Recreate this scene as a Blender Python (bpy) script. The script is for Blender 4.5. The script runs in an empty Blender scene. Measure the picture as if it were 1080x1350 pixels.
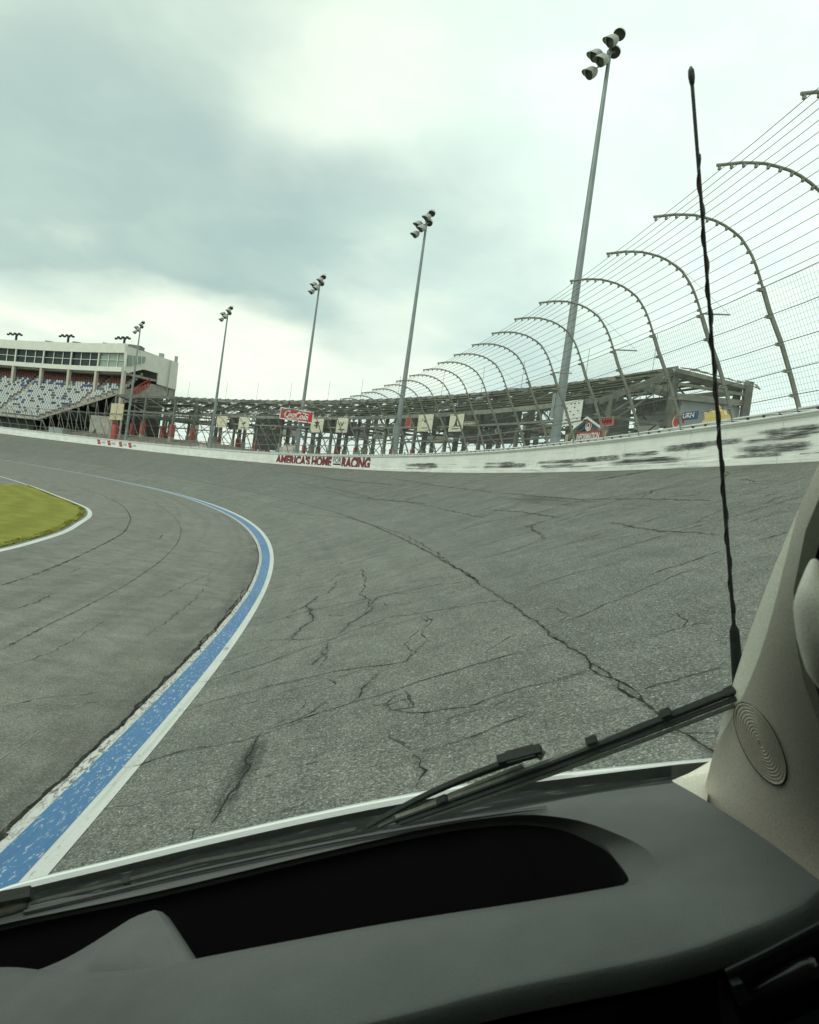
import bpy, math, random
import numpy as np
from mathutils import Vector, Matrix
random.seed(7)
S = bpy.context.scene
COL = S.collection
# ------------------------------------------------------------------ survey of the place
PITCH, ROLL, H = 0.0131217, 0.138625183, 2.30015
R0, A0, E0, BETA, W, HW, FPX = 159.3099, 0.021288, 1.534506, 0.375736, 10.86347, 1.2042, 1045.928
F = np.array([0, math.cos(PITCH), -math.sin(PITCH)]); U0 = np.array([0, math.sin(PITCH), math.cos(PITCH)]); X0 = np.array([1., 0, 0])
RV = math.cos(ROLL)*X0 + math.sin(ROLL)*U0; UV = -math.sin(ROLL)*X0 + math.cos(ROLL)*U0
CC = -(R0+E0)*np.array([math.cos(A0), math.sin(A0)])     # centre of the turn
ZB = W*math.tan(BETA); TB = math.tan(BETA)
EYE = np.array([0, 0, H])
# ------------------------------------------------------------------ camera
cam = bpy.data.cameras.new('camera'); co = bpy.data.objects.new('camera', cam); COL.objects.link(co)
cam.sensor_fit = 'HORIZONTAL'; cam.sensor_width = 36; cam.lens = FPX/1080*36
cam.clip_start = .02; cam.clip_end = 6000
co.matrix_world = Matrix(((RV[0], UV[0], -F[0], 0), (RV[1], UV[1], -F[1], 0), (RV[2], UV[2], -F[2], H), (0, 0, 0, 1)))
cam.dof.use_dof = True; cam.dof.focus_distance = 40; cam.dof.aperture_fstop = 20
S.camera = co
# ------------------------------------------------------------------ light
S.view_settings.view_transform = 'Standard'; S.view_settings.look = 'None'; S.view_settings.gamma = 1
S.view_settings.use_curve_mapping = False; S.view_settings.exposure = 0.16
S.cycles.max_bounces = 7; S.cycles.diffuse_bounces = 3; S.cycles.transparent_max_bounces = 12
SUN_EL, SUN_AZ = math.radians(48), math.radians(222)     # azimuth clockwise from +Y
sl = bpy.data.lights.new('sun', 'SUN'); so = bpy.data.objects.new('sun', sl); COL.objects.link(so)
sl.energy = 1.3; sl.angle = math.radians(25); sl.color = (1, .97, .91)
sd = Vector((math.sin(SUN_AZ)*math.cos(SUN_EL), math.cos(SUN_AZ)*math.cos(SUN_EL), math.sin(SUN_EL)))
so.rotation_euler = sd.to_track_quat('Z', 'Y').to_euler(); so.location = (0, 0, 60)

def ray(u, v):
    return F + RV*(u-540)/FPX - UV*(v-675)/FPX

class NT:
    def __init__(s, tree): s.t = tree; s.n = tree.nodes; s.l = tree.links
    def node(s, typ, **kw):
        n = s.n.new(typ)
        for k, v in kw.items(): setattr(n, k, v)
        return n
    def set(s, inp, v):
        if isinstance(v, bpy.types.NodeSocket): s.l.new(v, inp)
        elif v is not None:
            if hasattr(inp.default_value, '__len__') and not hasattr(v, '__len__'): v = (v,)*len(inp.default_value)
            elif hasattr(v, '__len__') and len(v) == 3 and len(inp.default_value) == 4: v = (*v, 1)
            inp.default_value = v
    def math(s, op, a, b=None, c=None, clamp=False):
        n = s.node('ShaderNodeMath', operation=op, use_clamp=clamp)
        for i, v in enumerate((a, b, c)):
            if v is not None: s.set(n.inputs[i], v)
        return n.outputs[0]
    def vmath(s, op, a, b=None):
        n = s.node('ShaderNodeVectorMath', operation=op); s.set(n.inputs[0], a)
        if b is not None: s.set(n.inputs[1], b)
        return n.outputs['Value' if op in ('DOT_PRODUCT', 'LENGTH') else 'Vector']
    def mix(s, f, a, b, mode='MIX'):
        n = s.node('ShaderNodeMix', data_type='RGBA', blend_type=mode)
        s.set(n.inputs[0], f); s.set(n.inputs[6], a); s.set(n.inputs[7], b); return n.outputs[2]
    def ramp(s, f, pts):
        n = s.node('ShaderNodeValToRGB'); s.set(n.inputs[0], f); e = n.color_ramp.elements
        while len(e) < len(pts): e.new(.5)
        for el, (p, c) in zip(e, pts):
            el.position = p; el.color = (*c, 1) if hasattr(c, '__len__') else (c, c, c, 1)
        return n.outputs[0]
    def noise(s, vec, scale, detail=3, rough=.5, dist=0):
        n = s.node('ShaderNodeTexNoise'); s.set(n.inputs['Vector'], vec); n.inputs['Scale'].default_value = scale
        n.inputs['Detail'].default_value = detail; n.inputs['Roughness'].default_value = rough; n.inputs['Distortion'].default_value = dist
        return n.outputs[0]
    def rng(s, v, a, b, c=0., d=1., smooth=False):
        n = s.node('ShaderNodeMapRange', clamp=True)
        if smooth: n.interpolation_type = 'SMOOTHSTEP'
        s.set(n.inputs[0], v)
        for i, q in enumerate((a, b, c, d)): n.inputs[i+1].default_value = q
        return n.outputs[0]
    def scale(s, vec, sc):
        n = s.node('ShaderNodeMapping'); s.set(n.inputs['Vector'], vec); n.inputs['Scale'].default_value = sc; return n.outputs[0]
    def bump(s, h, strength=.3, dist=.01, normal=None):
        n = s.node('ShaderNodeBump'); s.set(n.inputs['Height'], h); n.inputs['Strength'].default_value = strength; n.inputs['Distance'].default_value = dist
        if normal is not None: s.l.new(normal, n.inputs['Normal'])
        return n.outputs[0]

wd = bpy.data.worlds.new('World'); S.world = wd; wd.use_nodes = True
def sky():
    wd.node_tree.nodes.clear(); n = NT(wd.node_tree)
    out = n.node('ShaderNodeOutputWorld'); bg = n.node('ShaderNodeBackground'); bg.inputs[1].default_value = .1
    st = n.node('ShaderNodeTexSky', sky_type='NISHITA'); st.sun_disc = False; st.sun_elevation = SUN_EL; st.sun_rotation = SUN_AZ
    tc = n.node('ShaderNodeTexCoord').outputs['Generated']
    sep = n.node('ShaderNodeSeparateXYZ'); n.l.new(tc, sep.inputs[0])
    zz = n.math('ADD', n.math('MAXIMUM', sep.outputs[2], 0.0), .22)
    cmb = n.node('ShaderNodeCombineXYZ'); n.set(cmb.inputs[0], n.math('DIVIDE', sep.outputs[0], zz)); n.set(cmb.inputs[1], n.math('DIVIDE', sep.outputs[1], zz)); cmb.inputs[2].default_value = 3.7
    pl = cmb.outputs[0]
    nb = n.noise(pl, 1.3, 7, .56, .5); nf = n.noise(pl, 4.5, 5, .55, .3)
    # noise-warped direction, so the larger cloud masses get ragged outlines
    wn = n.node('ShaderNodeTexNoise'); n.set(wn.inputs['Vector'], pl); wn.inputs['Scale'].default_value = 1.6; wn.inputs['Detail'].default_value = 5
    wv = n.vmath('SCALE', n.vmath('SUBTRACT', wn.outputs['Color'], (.5, .5, .5))); wv.node.inputs['Scale'].default_value = .27
    dirw = n.vmath('NORMALIZE', n.vmath('ADD', tc, wv))
    G = 10.
    c3 = lambda r, g, b: (r*G, g*G, b*G)
    cl = n.mix(n.rng(nb, .32, .68, smooth=True), c3(.72, .82, .80), c3(.86, .945, .90))
    def blob(u, v, rad, colr, amt, cl, sx=1.0):
        d = ray(u, v); d = d/np.linalg.norm(d)
        # elongated along the horizon: shrink the horizontal separation by sx
        h = np.cross(d, [0, 0, 1.]); h /= np.linalg.norm(h)
        w = np.cross(h, d)
        a = n.math('MULTIPLY', n.vmath('DOT_PRODUCT', dirw, tuple(h)), 1/sx)
        b = n.vmath('DOT_PRODUCT', dirw, tuple(w))
        fr = n.math('GREATER_THAN', n.vmath('DOT_PRODUCT', dirw, tuple(d)), 0.)
        r = n.math('SQRT', n.math('ADD', n.math('MULTIPLY', a, a), n.math('MULTIPLY', b, b)))
        k = n.math('MULTIPLY', n.rng(r, rad*.15, rad, 1, 0, True), fr)
        return n.mix(n.math('MULTIPLY', k, amt), cl, c3(*colr))
    for b in SKY: cl = blob(*b[:5], cl, b[5])
    cl = n.mix(n.rng(nf, .48, .72), cl, n.mix(1., cl, (1.10, 1.09, 1.06, 1), 'MULTIPLY'))
    cl = n.mix(n.rng(nf, .28, .50, 1, 0), cl, n.mix(1., cl, (.93, .95, .96, 1), 'MULTIPLY'))
    col = n.mix(.96, st.outputs[0], cl)
    n.l.new(col, bg.inputs[0]); n.l.new(bg.outputs[0], out.inputs[0])
SKY = [ # u, v, angular radius, colour, amount, horizontal stretch
    (930, 160, .80, (.99, 1.10, 1.06), 1., 1.2), (150, 120, .42, (.64, .73, .695), .85, 1.4),
    (330, 300, .22, (.44, .56, .59), .97, 2.5), (520, 400, .10, (.56, .70, .70), .8, 2.2), (120, 290, .24, (.52, .64, .63), .8, 1.8),
    (490, 120, .17, (1.04, 1.08, .99), .95, 1.2), (680, 480, .20, (.60, .75, .76), .7, 1.3),
    (100, 425, .10, (1.06, 1.07, .97), .9, 2.6), (330, 470, .10, (1.08, 1.09, .99), .95, 2.6), (40, 360, .05, (.74, .84, .80), .6, 3), (560, 440, .09, (1.04, 1.06, .98), .7, 1.6),
    (1000, 560, .2, (.88, 1.02, 1.0), .7, 1.4), (860, 170, .34, (.98, 1.09, 1.05), .9, 1.2)]
sky()
wd.cycles.sampling_method = 'AUTOMATIC'

# ------------------------------------------------------------------ pixel -> place helpers (all return real 3-D positions)
def pol(s, off, z):
    t = s/R0; return (CC[0]+(R0+off)*math.cos(t), CC[1]+(R0+off)*math.sin(t), z)
def fr(s):      # radial-out, along-track unit vectors
    t = s/R0; return np.array([math.cos(t), math.sin(t), 0]), np.array([-math.sin(t), math.cos(t), 0])
def cyl(u, v, off):
    d = ray(u, v); a = d[0]**2+d[1]**2; b = -2*(CC[0]*d[0]+CC[1]*d[1]); k = CC@CC-(R0+off)**2
    t = (-b+math.sqrt(b*b-4*a*k))/(2*a); P = EYE+t*d
    return math.atan2(P[1]-CC[1], P[0]-CC[0])*R0, P[2]
def rad(u, v, s):
    r, t_ = fr(s); d = ray(u, v); t = ((np.array([*CC, 0])-EYE)@t_)/(d@t_); P = EYE+t*d
    return (P[:2]-CC)@r[:2]-R0, P[2]
def gnd(u, v):
    d = ray(u, v); P = EYE - H/d[2]*d
    return P[0], P[1]
def so_of(P): 
    return math.atan2(P[1]-CC[1], P[0]-CC[0])*R0, math.hypot(P[0]-CC[0], P[1]-CC[1])-R0
def zsurf(off): return 0. if off < 0 else min(off, W)*TB
def bank(u, v):
    d = ray(u, v); lo = None; t = .8
    while t < 400:
        P = EYE+t*d; s, o = so_of(P)
        if P[2] < zsurf(o):
            a, b = t/1.02, t
            for _ in range(24):
                m = (a+b)/2; P = EYE+m*d; s, o = so_of(P)
                if P[2] < zsurf(o): b = m
                else: a = m
            return s, o
        t *= 1.02
    return s, o

# ------------------------------------------------------------------ mesh builder
class MB:
    def __init__(s): s.v = []; s.f = []; s.uv = []; s.m = []
    def add(s, vs, fs, uvs=None, m=0):
        b = len(s.v); s.v += [tuple(map(float, p)) for p in vs]
        for f in fs:
            s.f.append(tuple(b+i for i in f)); s.m.append(m)
            s.uv += [(uvs[i] if uvs is not None else (0, 0)) for i in f]
        return s
    def box(s, c, hx, hy, hz, ax=None, m=0):
        c = np.array(c, float); ax = np.eye(3) if ax is None else np.array(ax, float)
        vs = [c+ax[0]*hx*i+ax[1]*hy*j+ax[2]*hz*k for i in (-1, 1) for j in (-1, 1) for k in (-1, 1)]
        fs = [(0, 1, 3, 2), (4, 6, 7, 5), (0, 4, 5, 1), (2, 3, 7, 6), (0, 2, 6, 4), (1, 5, 7, 3)]
        if np.linalg.det(ax) < 0: fs = [f[::-1] for f in fs]
        return s.add(vs, fs, m=m)
    def hexa(s, b4, t4, m=0):   # bottom 4 and top 4 corners
        return s.add(list(b4)+list(t4), [(3, 2, 1, 0), (4, 5, 6, 7), (0, 1, 5, 4), (1, 2, 6, 5), (2, 3, 7, 6), (3, 0, 4, 7)], m=m)
    def bar(s, a, b, w, h=None, up=(0, 0, 1), m=0):
        a = np.array(a, float); b = np.array(b, float); d = b-a; L = np.linalg.norm(d)
        if L < 1e-6: return s
        d /= L; up = np.array(up, float); x = np.cross(d, up)
        if np.linalg.norm(x) < 1e-3: x = np.cross(d, [1, 0, 0])
        x /= np.linalg.norm(x); z = np.cross(x, d)
        return s.box((a+b)/2, w/2, L/2, (h or w)/2, [x, d, z], m)
    def tube(s, P, r, n=8, cap=True, m=0):
        P = [np.array(p, float) for p in P]; rr = r if hasattr(r, '__len__') else [r]*len(P)
        rings = []; nrm = None
        for i, p in enumerate(P):
            d = P[min(i+1, len(P)-1)]-P[max(i-1, 0)]; d /= (np.linalg.norm(d)+1e-12)
            if nrm is None: nrm = np.cross(d, [0, 0, 1.] if abs(d[2]) < .9 else [1., 0, 0])
            nrm = nrm-d*(nrm@d); nrm /= np.linalg.norm(nrm); bn = np.cross(d, nrm)
            rings.append([p+rr[i]*(math.cos(2*math.pi*k/n)*nrm+math.sin(2*math.pi*k/n)*bn) for k in range(n)])
        vs = [q for g in rings for q in g]; fs = []
        for i in range(len(P)-1):
            for k in range(n): fs.append((i*n+k, i*n+(k+1) % n, (i+1)*n+(k+1) % n, (i+1)*n+k))
        if cap: fs.append(tuple(range(n))[::-1]); fs.append(tuple(range((len(P)-1)*n, len(P)*n)))
        return s.add(vs, fs, m=m)
    def sheet(s, rows, uvs=None, m=0, flip=False):   # grid of points
        nr, nc = len(rows), len(rows[0]); vs = [p for r in rows for p in r]
        u = [q for r in uvs for q in r] if uvs is not None else [(i/(nr-1), j/(nc-1)) for i in range(nr) for j in range(nc)]
        fs = [(i*nc+j, i*nc+j+1, (i+1)*nc+j+1, (i+1)*nc+j) for i in range(nr-1) for j in range(nc-1)]
        if flip: fs = [f[::-1] for f in fs]
        return s.add(vs, fs, u, m)
    def blobby(s, c, rx, ry, rz, n=8, k=6, jit=.0, m=0, zmin=-.2):
        c = np.array(c, float); rows = []
        for i in range(k+1):
            a = math.pi*i/k-math.pi/2; rows.append([])
            for j in range(n):
                b = 2*math.pi*j/n; q = 1+random.uniform(-jit, jit)
                rows[-1].append(c+[rx*math.cos(a)*math.cos(b)*q, ry*math.cos(a)*math.sin(b)*q, max(zmin, math.sin(a))*rz*q])
            rows[-1].append(rows[-1][0])
        return s.sheet(rows, m=m)
    def build(s, name, mat, parent=None, smooth=False, off=None):
        me = bpy.data.meshes.new(name); vs = s.v
        if off is not None: vs = [(p[0]+off[0], p[1]+off[1], p[2]+off[2]) for p in vs]
        me.from_pydata(vs, [], s.f)
        l = me.uv_layers.new(name='UVMap'); l.data.foreach_set('uv', np.array(s.uv, dtype=np.float32).ravel())
        mats = mat if isinstance(mat, (list, tuple)) else [mat]
        for q in mats: me.materials.append(q)
        if len(mats) > 1: me.polygons.foreach_set('material_index', s.m)
        if smooth:
            me.polygons.foreach_set('use_smooth', [True]*len(me.polygons))
            try: me.set_sharp_from_angle(angle=math.radians(40))
            except Exception: pass
        me.update()
        o = bpy.data.objects.new(name, me); COL.objects.link(o)
        if parent is not None: o.parent = parent
        return o
def tag(o, label=None, cat=None, group=None, kind=None):
    if label: o['label'] = label
    if cat: o['category'] = cat
    if group: o['group'] = group
    if kind: o['kind'] = kind
    return o
def empty(name, loc=(0, 0, 0), mat=None):
    o = bpy.data.objects.new(name, None); COL.objects.link(o); o.empty_display_size = .2
    if mat is not None: o.matrix_world = mat
    else: o.location = loc
    return o
def at_base(root, s, off, z):   # Empty placed at thing's base; children stay in world coordinates via their own shift
    p = pol(s, off, z); root.location = p; return (-p[0], -p[1], -p[2])

# ------------------------------------------------------------------ materials
def mat(name, col, rough=.6, metal=0., fn=None, spec=.5):
    m = bpy.data.materials.new(name); m.use_nodes = True; t = m.node_tree; b = t.nodes['Principled BSDF']; n = NT(t)
    n.set(b.inputs['Base Color'], col); b.inputs['Roughness'].default_value = rough; b.inputs['Metallic'].default_value = metal
    b.inputs['Specular IOR Level'].default_value = spec
    if fn: fn(n, b)
    return m
def weathered(c1, c2, scale=2., bump=.15, bs=40, rough=.6, metal=0., name='weathered', bd=.01):
    def fn(n, b):
        o = n.node('ShaderNodeTexCoord').outputs['Object']
        f = n.rng(n.noise(o, scale, 6, .6), .35, .65); n.set(b.inputs['Base Color'], n.mix(f, c1, c2))
        if bump: n.set(b.inputs['Normal'], n.bump(n.noise(o, bs, 4), bump, bd))
    return mat(name, c1, rough, metal, fn)
def asphalt(name, kind):
    def fn(n, b):
        uv = n.node('ShaderNodeUVMap').outputs[0]; ob = n.node('ShaderNodeTexCoord').outputs['Object']
        sp = n.node('ShaderNodeSeparateXYZ'); n.l.new(uv, sp.inputs[0]); off = sp.outputs[1]
        if kind == 'bank': c1, c2 = (.128, .134, .112), (.176, .183, .154)
        else: c1, c2 = (.165, .164, .138), (.212, .211, .178)
        big = n.noise(ob, .35, 5, .6)
        c = n.mix(n.rng(big, .35, .65), c1, c2)
        st = n.noise(n.scale(uv, (.05, 2.2, 1)), 1., 6, .6, .3)
        c = n.mix(n.math('MULTIPLY', n.rng(st, .45, .68), .42), c, (.085, .083, .077))
        st2 = n.noise(n.scale(uv, (.11, 3.7, 1)), 1., 4, .6, .3)
        c = n.mix(n.math('MULTIPLY', n.rng(st2, .52, .70), .34), c, (.235, .228, .21))
        if kind == 'bank':
            up = n.rng(off, 3.22, 3.32); c = n.mix(n.math('MULTIPLY', up, .26), c, (.078, .080, .076))
            gr = n.rng(off, 7.5, 10.5, 0, .35, True); c = n.mix(gr, c, (.19, .178, .155))
            # dark drag marks near the wall
            dk = n.noise(n.scale(uv, (.22, 5, 1)), 1., 5, .7, .6)
            c = n.mix(n.math('MULTIPLY', n.rng(dk, .56, .66), n.rng(off, 6.5, 9, 0, .5)), c, (.05, .05, .048))
        else:
            dk = n.math('MULTIPLY', n.rng(off, -1.15, -.42, 0, 1, True), n.rng(n.noise(n.scale(uv, (.5, 3, 1)), 1., 5, .65), .36, .6))
            c = n.mix(n.math('MULTIPLY', dk, .65), c, (.05, .046, .04))
            br = n.noise(n.scale(uv, (.25, .8, 1)), 1., 5, .6, .8)
            c = n.mix(n.rng(br, .52, .75, 0, .45), c, (.125, .108, .085))
        # blotchy patches and aggregate
        bl = n.noise(ob, 2.6, 5, .65); c = n.mix(n.rng(bl, .40, .70, 0, .42), c, (.078, .080, .068)); mid_ = n.noise(ob, .9, 6, .7); c = n.mix(n.rng(mid_, .50, .68, 0, .38), c, (.085, .088, .075)); c = n.mix(n.rng(mid_, .30, .45, .3, 0), c, (.25, .255, .22))
        ag = n.noise(ob, 40, 5, .8); c = n.mix(n.rng(ag, .54, .64, 0, .78 if kind == 'bank' else .34), c, (.42, .42, .38))
        ag2 = n.noise(ob, 52, 5, .8); c = n.mix(n.rng(ag2, .52, .62, 0, .66 if kind == 'bank' else .32), c, (.045, .045, .042))
        for sc_, lo, hi, am in ((95, .44, 1.95, .8), (190, .55, 1.65, .6)):      # single stones of the aggregate
            vo = n.node('ShaderNodeTexVoronoi'); n.set(vo.inputs['Vector'], ob); vo.inputs['Scale'].default_value = sc_
            sv = n.node('ShaderNodeSeparateXYZ'); n.l.new(vo.outputs['Color'], sv.inputs[0]); k_ = n.rng(n.math('POWER', sv.outputs[0], 1.6), 0, 1, lo, hi)
            cb = n.node('ShaderNodeCombineXYZ'); [n.set(cb.inputs[q_], k_) for q_ in range(3)]
            c = n.mix(am if kind == 'bank' else am*.6, c, n.mix(1., c, cb.outputs[0], 'MULTIPLY'))
        n.set(b.inputs['Base Color'], c)
        n.set(b.inputs['Roughness'], n.rng(bl, .3, .7, .68, .88))
        n.set(b.inputs['Normal'], n.bump(n.math('ADD', ag, n.math('MULTIPLY', bl, 2.)), .8, .008))
    return mat(name, (.15, .15, .15), .8, 0, fn, .35)
def paint(name, col, wear, under=(.16, .155, .14), rough=.6, thr=(.55, .62)):
    def fn(n, b):
        uv = n.node('ShaderNodeUVMap').outputs[0]; ob = n.node('ShaderNodeTexCoord').outputs['Object']
        w = n.noise(n.scale(uv, (9, 34, 1)), 1., 5, .7, .3); fine = n.noise(ob, 70, 3, .7)
        m_ = n.rng(n.math('ADD', w, n.math('MULTIPLY', n.math('SUBTRACT', fine, .5), .35)), thr[0], thr[1])
        m_ = n.math('MULTIPLY', m_, n.rng(n.noise(n.scale(uv, (.9, 3, 1)), 1., 4, .6), .36, .54, .45, 1)); c = n.mix(n.math('MULTIPLY', m_, wear), col, under); c = n.mix(n.rng(n.noise(n.scale(uv, (.3, 9, 1)), 1., 5, .6), .52, .66, 0, .4), c, tuple(q*.45+.03 for q in col))
        c = n.mix(n.rng(n.noise(uv, .7, 4), .4, .7, 0, .35), c, tuple(q*.72 for q in col))
        c = n.mix(n.rng(fine, .56, .7, 0, .35), c, tuple(q*.5 for q in col))
        n.set(b.inputs['Base Color'], c); n.set(b.inputs['Normal'], n.bump(fine, .35, .004))
    return mat(name, col, rough, 0, fn)
def decal(name, col, thr, sc, amount=1., soft=.12):
    # wear with its own ragged outline, as a thin layer: UV 0..1 across, 2nd coordinate via generated noise
    m = bpy.data.materials.new(name); m.use_nodes = True; n = NT(m.node_tree); b = n.n['Principled BSDF']
    uv = n.node('ShaderNodeUVMap').outputs[0]; ob = n.node('ShaderNodeTexCoord').outputs['Object']
    sp = n.node('ShaderNodeSeparateXYZ'); n.l.new(uv, sp.inputs[0])
    def edge(x): return n.math('MULTIPLY', n.rng(x, 0, .28, 0, 1, True), n.rng(x, .72, 1, 1, 0, True))
    e = n.math('MULTIPLY', edge(sp.outputs[0]), edge(sp.outputs[1]))
    ns = n.noise(n.scale(uv, sc), 1., 7, .68, .5)
    a = n.math('MULTIPLY', n.rng(n.math('ADD', ns, n.math('MULTIPLY', n.math('SUBTRACT', e, 1.), .30)), thr, thr+soft), amount)
    n.set(b.inputs['Base Color'], col); b.inputs['Roughness'].default_value = .8; n.set(b.inputs['Alpha'], a)
    return m
M = {}
M['track'] = asphalt('banked_asphalt', 'bank'); M['apron'] = asphalt('apron_asphalt', 'apron')
M['white_line'] = paint('white_line_paint', (.60, .61, .57), .75, thr=(.60, .68))
M['worn_line'] = paint('worn_white_line_paint', (.56, .56, .52), 1., (.10, .09, .075), thr=(.50, .56))
M['blue_line'] = paint('blue_line_paint', (.05, .165, .345), .95, (.55, .57, .56), thr=(.575, .60))
def wallfn(n, b):
    uv = n.node('ShaderNodeUVMap').outputs[0]; ob = n.node('ShaderNodeTexCoord').outputs['Object']
    sp = n.node('ShaderNodeSeparateXYZ'); n.l.new(uv, sp.inputs[0])
    c = n.mix(n.rng(n.noise(ob, .8, 5), .35, .65), (.88, .885, .83), (.79, .80, .74))
    st = n.noise(n.scale(uv, (.35, 16, 1)), 1., 7, .7, .3)
    low = n.rng(sp.outputs[1], .15, .85, 1, .15, True)
    c = n.mix(n.math('MULTIPLY', n.rng(st, .52, .66), n.math('MULTIPLY', low, .6)), c, (.22, .22, .20))
    c = n.mix(n.rng(n.noise(ob, 5, 6, .7), .56, .72, 0, .35), c, (.35, .33, .28))
    n.set(b.inputs['Base Color'], c); n.set(b.inputs['Normal'], n.bump(n.noise(n.scale(uv, (1.5, 20, 1)), 1., 4), .4, .02))
M['wall'] = mat('painted_concrete_wall', (.6, .6, .55), .6, 0, wallfn)
M['cap'] = weathered((.90, .91, .89), (.84, .86, .83), 1.5, .1, 20, .45, 0, 'white_painted_steel')
M['bolt'] = mat('dark_steel_bolt', (.12, .12, .11), .5, .6)
M['scuff'] = decal('tyre_scuff_black', (.028, .028, .028), .455, (2.6, 22, 1), .9, .06)
M['scuff2'] = decal('tyre_scuff_grey', (.09, .09, .085), .435, (9, 30, 1), .7, .05)
M['stain'] = decal('oil_stain', (.05, .048, .042), .30, (2.5, 4, 1), .42, .4)
def crackmat(name, c1, c2, lo, hi, amt=1., across=False):
    m = bpy.data.materials.new(name); m.use_nodes = True; n = NT(m.node_tree); b = n.n['Principled BSDF']; ob = n.node('ShaderNodeTexCoord').outputs['Object']
    n.set(b.inputs['Base Color'], n.mix(n.rng(n.noise(ob, 3, 4), .35, .65), c1, c2)); b.inputs['Roughness'].default_value = .9; b.inputs['Specular IOR Level'].default_value = .1
    a = n.rng(n.math('ADD', n.math('MULTIPLY', n.noise(ob, 22, 5, .7), .6), n.math('MULTIPLY', n.noise(ob, 2.2, 3, .6), .4)), lo, hi, 0, amt)
    if across:
        sp = n.node('ShaderNodeSeparateXYZ'); n.l.new(n.node('ShaderNodeUVMap').outputs[0], sp.inputs[0])
        a = n.math('MULTIPLY', a, n.math('MULTIPLY', n.rng(sp.outputs[1], 0, .5, 0, 1, True), n.rng(sp.outputs[1], .5, 1, 1, 0, True)))
    n.set(b.inputs['Alpha'], a); return m
M['crack'] = crackmat('crack_dark', (.016, .015, .013), (.04, .038, .032), .36, .46)
M['halo'] = crackmat('crack_stain', (.045, .043, .038), (.06, .058, .05), .36, .66, .28, True)
M['crack_soft'] = crackmat('crack_faint', (.05, .048, .043), (.09, .087, .078), .40, .56, .8)
M['crack_pale'] = crackmat('crack_pale_dust', (.42, .40, .33), (.30, .28, .23), .42, .54, .9)
M['galv'] = weathered((.30, .30, .255), (.21, .21, .175), 3., .1, 30, .5, .25, 'fence_steel')
M['cable'] = mat('fence_cable_steel', (.16, .165, .155), .45, .4)
M['mesh'] = mat('fence_mesh_wire', (.20, .205, .19), .5, .4)
M['pole'] = weathered((.30, .33, .33), (.22, .245, .245), 1., .05, 20, .45, .4, 'galvanised_pole')
M['box'] = weathered((.36, .385, .37), (.28, .30, .29), 2., .05, 20, .5, .2, 'grey_cabinet')
M['lamp_white'] = mat('lamp_housing', (.40, .40, .36), .45, .1)
M['lamp_glass'] = mat('lamp_glass_dark', (.07, .08, .065), .2, .1)
def grassfn(n, b):
    ob = n.node('ShaderNodeTexCoord').outputs['Object']; uv = n.node('ShaderNodeUVMap').outputs[0]
    sp = n.node('ShaderNodeSeparateXYZ'); n.l.new(uv, sp.inputs[0])
    c = n.mix(n.rng(n.noise(ob, 1.1, 6, .65), .35, .65), (.19, .20, .035), (.28, .265, .06))
    w = n.math('SINE', n.math('MULTIPLY', n.math('ADD', sp.outputs[1], n.math('MULTIPLY', n.noise(ob, .3, 2), 1.2)), 4.6))
    c = n.mix(n.rng(w, -.7, .7, 0, .38, True), c, (.15, .17, .028))
    c = n.mix(n.rng(n.noise(ob, 9, 4, .7), .5, .7, 0, .4), c, (.30, .27, .08))
    n.set(b.inputs['Base Color'], c); n.set(b.inputs['Normal'], n.bump(n.noise(ob, 60, 3, .7), .6, .03))
M['grass'] = mat('mown_grass', (.1, .12, .03), .95, 0, grassfn, .1)
M['dirt'] = weathered((.12, .105, .085), (.19, .17, .14), 1.2, .5, 6, .95, 0, 'dirt', .1)
M['rubble'] = weathered((.46, .44, .39), (.30, .28, .24), 2.5, .6, 5, .95, 0, 'pale_rubble', .1)
M['ground'] = weathered((.13, .15, .07), (.19, .18, .12), .05, .2, 2, .95, 0, 'outer_ground')
M['steel'] = weathered((.12, .128, .11), (.21, .212, .185), 1.2, .1, 10, .7, .1, 'dark_weathered_steel')
M['plank'] = weathered((.19, .195, .165), (.30, .30, .26), 1.5, .2, 8, .75, 0, 'weathered_deck_plank')
M['concrete'] = weathered((.28, .265, .23), (.42, .40, .35), 1.2, .3, 8, .85, 0, 'stained_concrete')
M['red'] = weathered((.36, .03, .028), (.42, .07, .055), 3., .05, 8, .6, 0, 'red_paint')
M['sleeve'] = weathered((.30, .05, .042), (.40, .15, .12), 2., .1, 8, .7, 0, 'faded_red_sleeve')
M['white'] = weathered((.80, .81, .76), (.70, .71, .66), 2., .05, 8, .5, 0, 'white_paint')
M['cream'] = weathered((.74, .70, .54), (.64, .61, .47), 1.5, .08, 8, .7, 0, 'cream_cloth')
M['post'] = weathered((.56, .52, .43), (.48, .45, .38), 1., .05, 8, .7, 0, 'pale_column')
M['yellow'] = mat('yellow_board', (.66, .50, .17), .6)
M['tan'] = weathered((.52, .45, .27), (.60, .54, .36), 2., .05, 8, .7, 0, 'pale_yellow_board')
M['sign_red'] = mat('bright_sign_red', (.62, .025, .03), .45)
M['blue'] = mat('blue_board', (.03, .085, .20), .5)
M['navy'] = mat('dark_ink', (.03, .035, .04), .6)
M['textred'] = mat('dark_red_paint', (.22, .016, .022), .55)
M['textdark'] = mat('near_black_paint', (.035, .018, .02), .55)
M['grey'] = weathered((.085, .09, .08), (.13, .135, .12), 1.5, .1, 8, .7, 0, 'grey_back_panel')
M['lilac'] = weathered((.30, .31, .325), (.26, .27, .28), .6, .05, 5, .6, 0, 'pale_grey_siding')
M['teal'] = weathered((.09, .26, .25), (.05, .17, .17), 2., .2, 4, .5, 0, 'teal_tarp')
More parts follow.
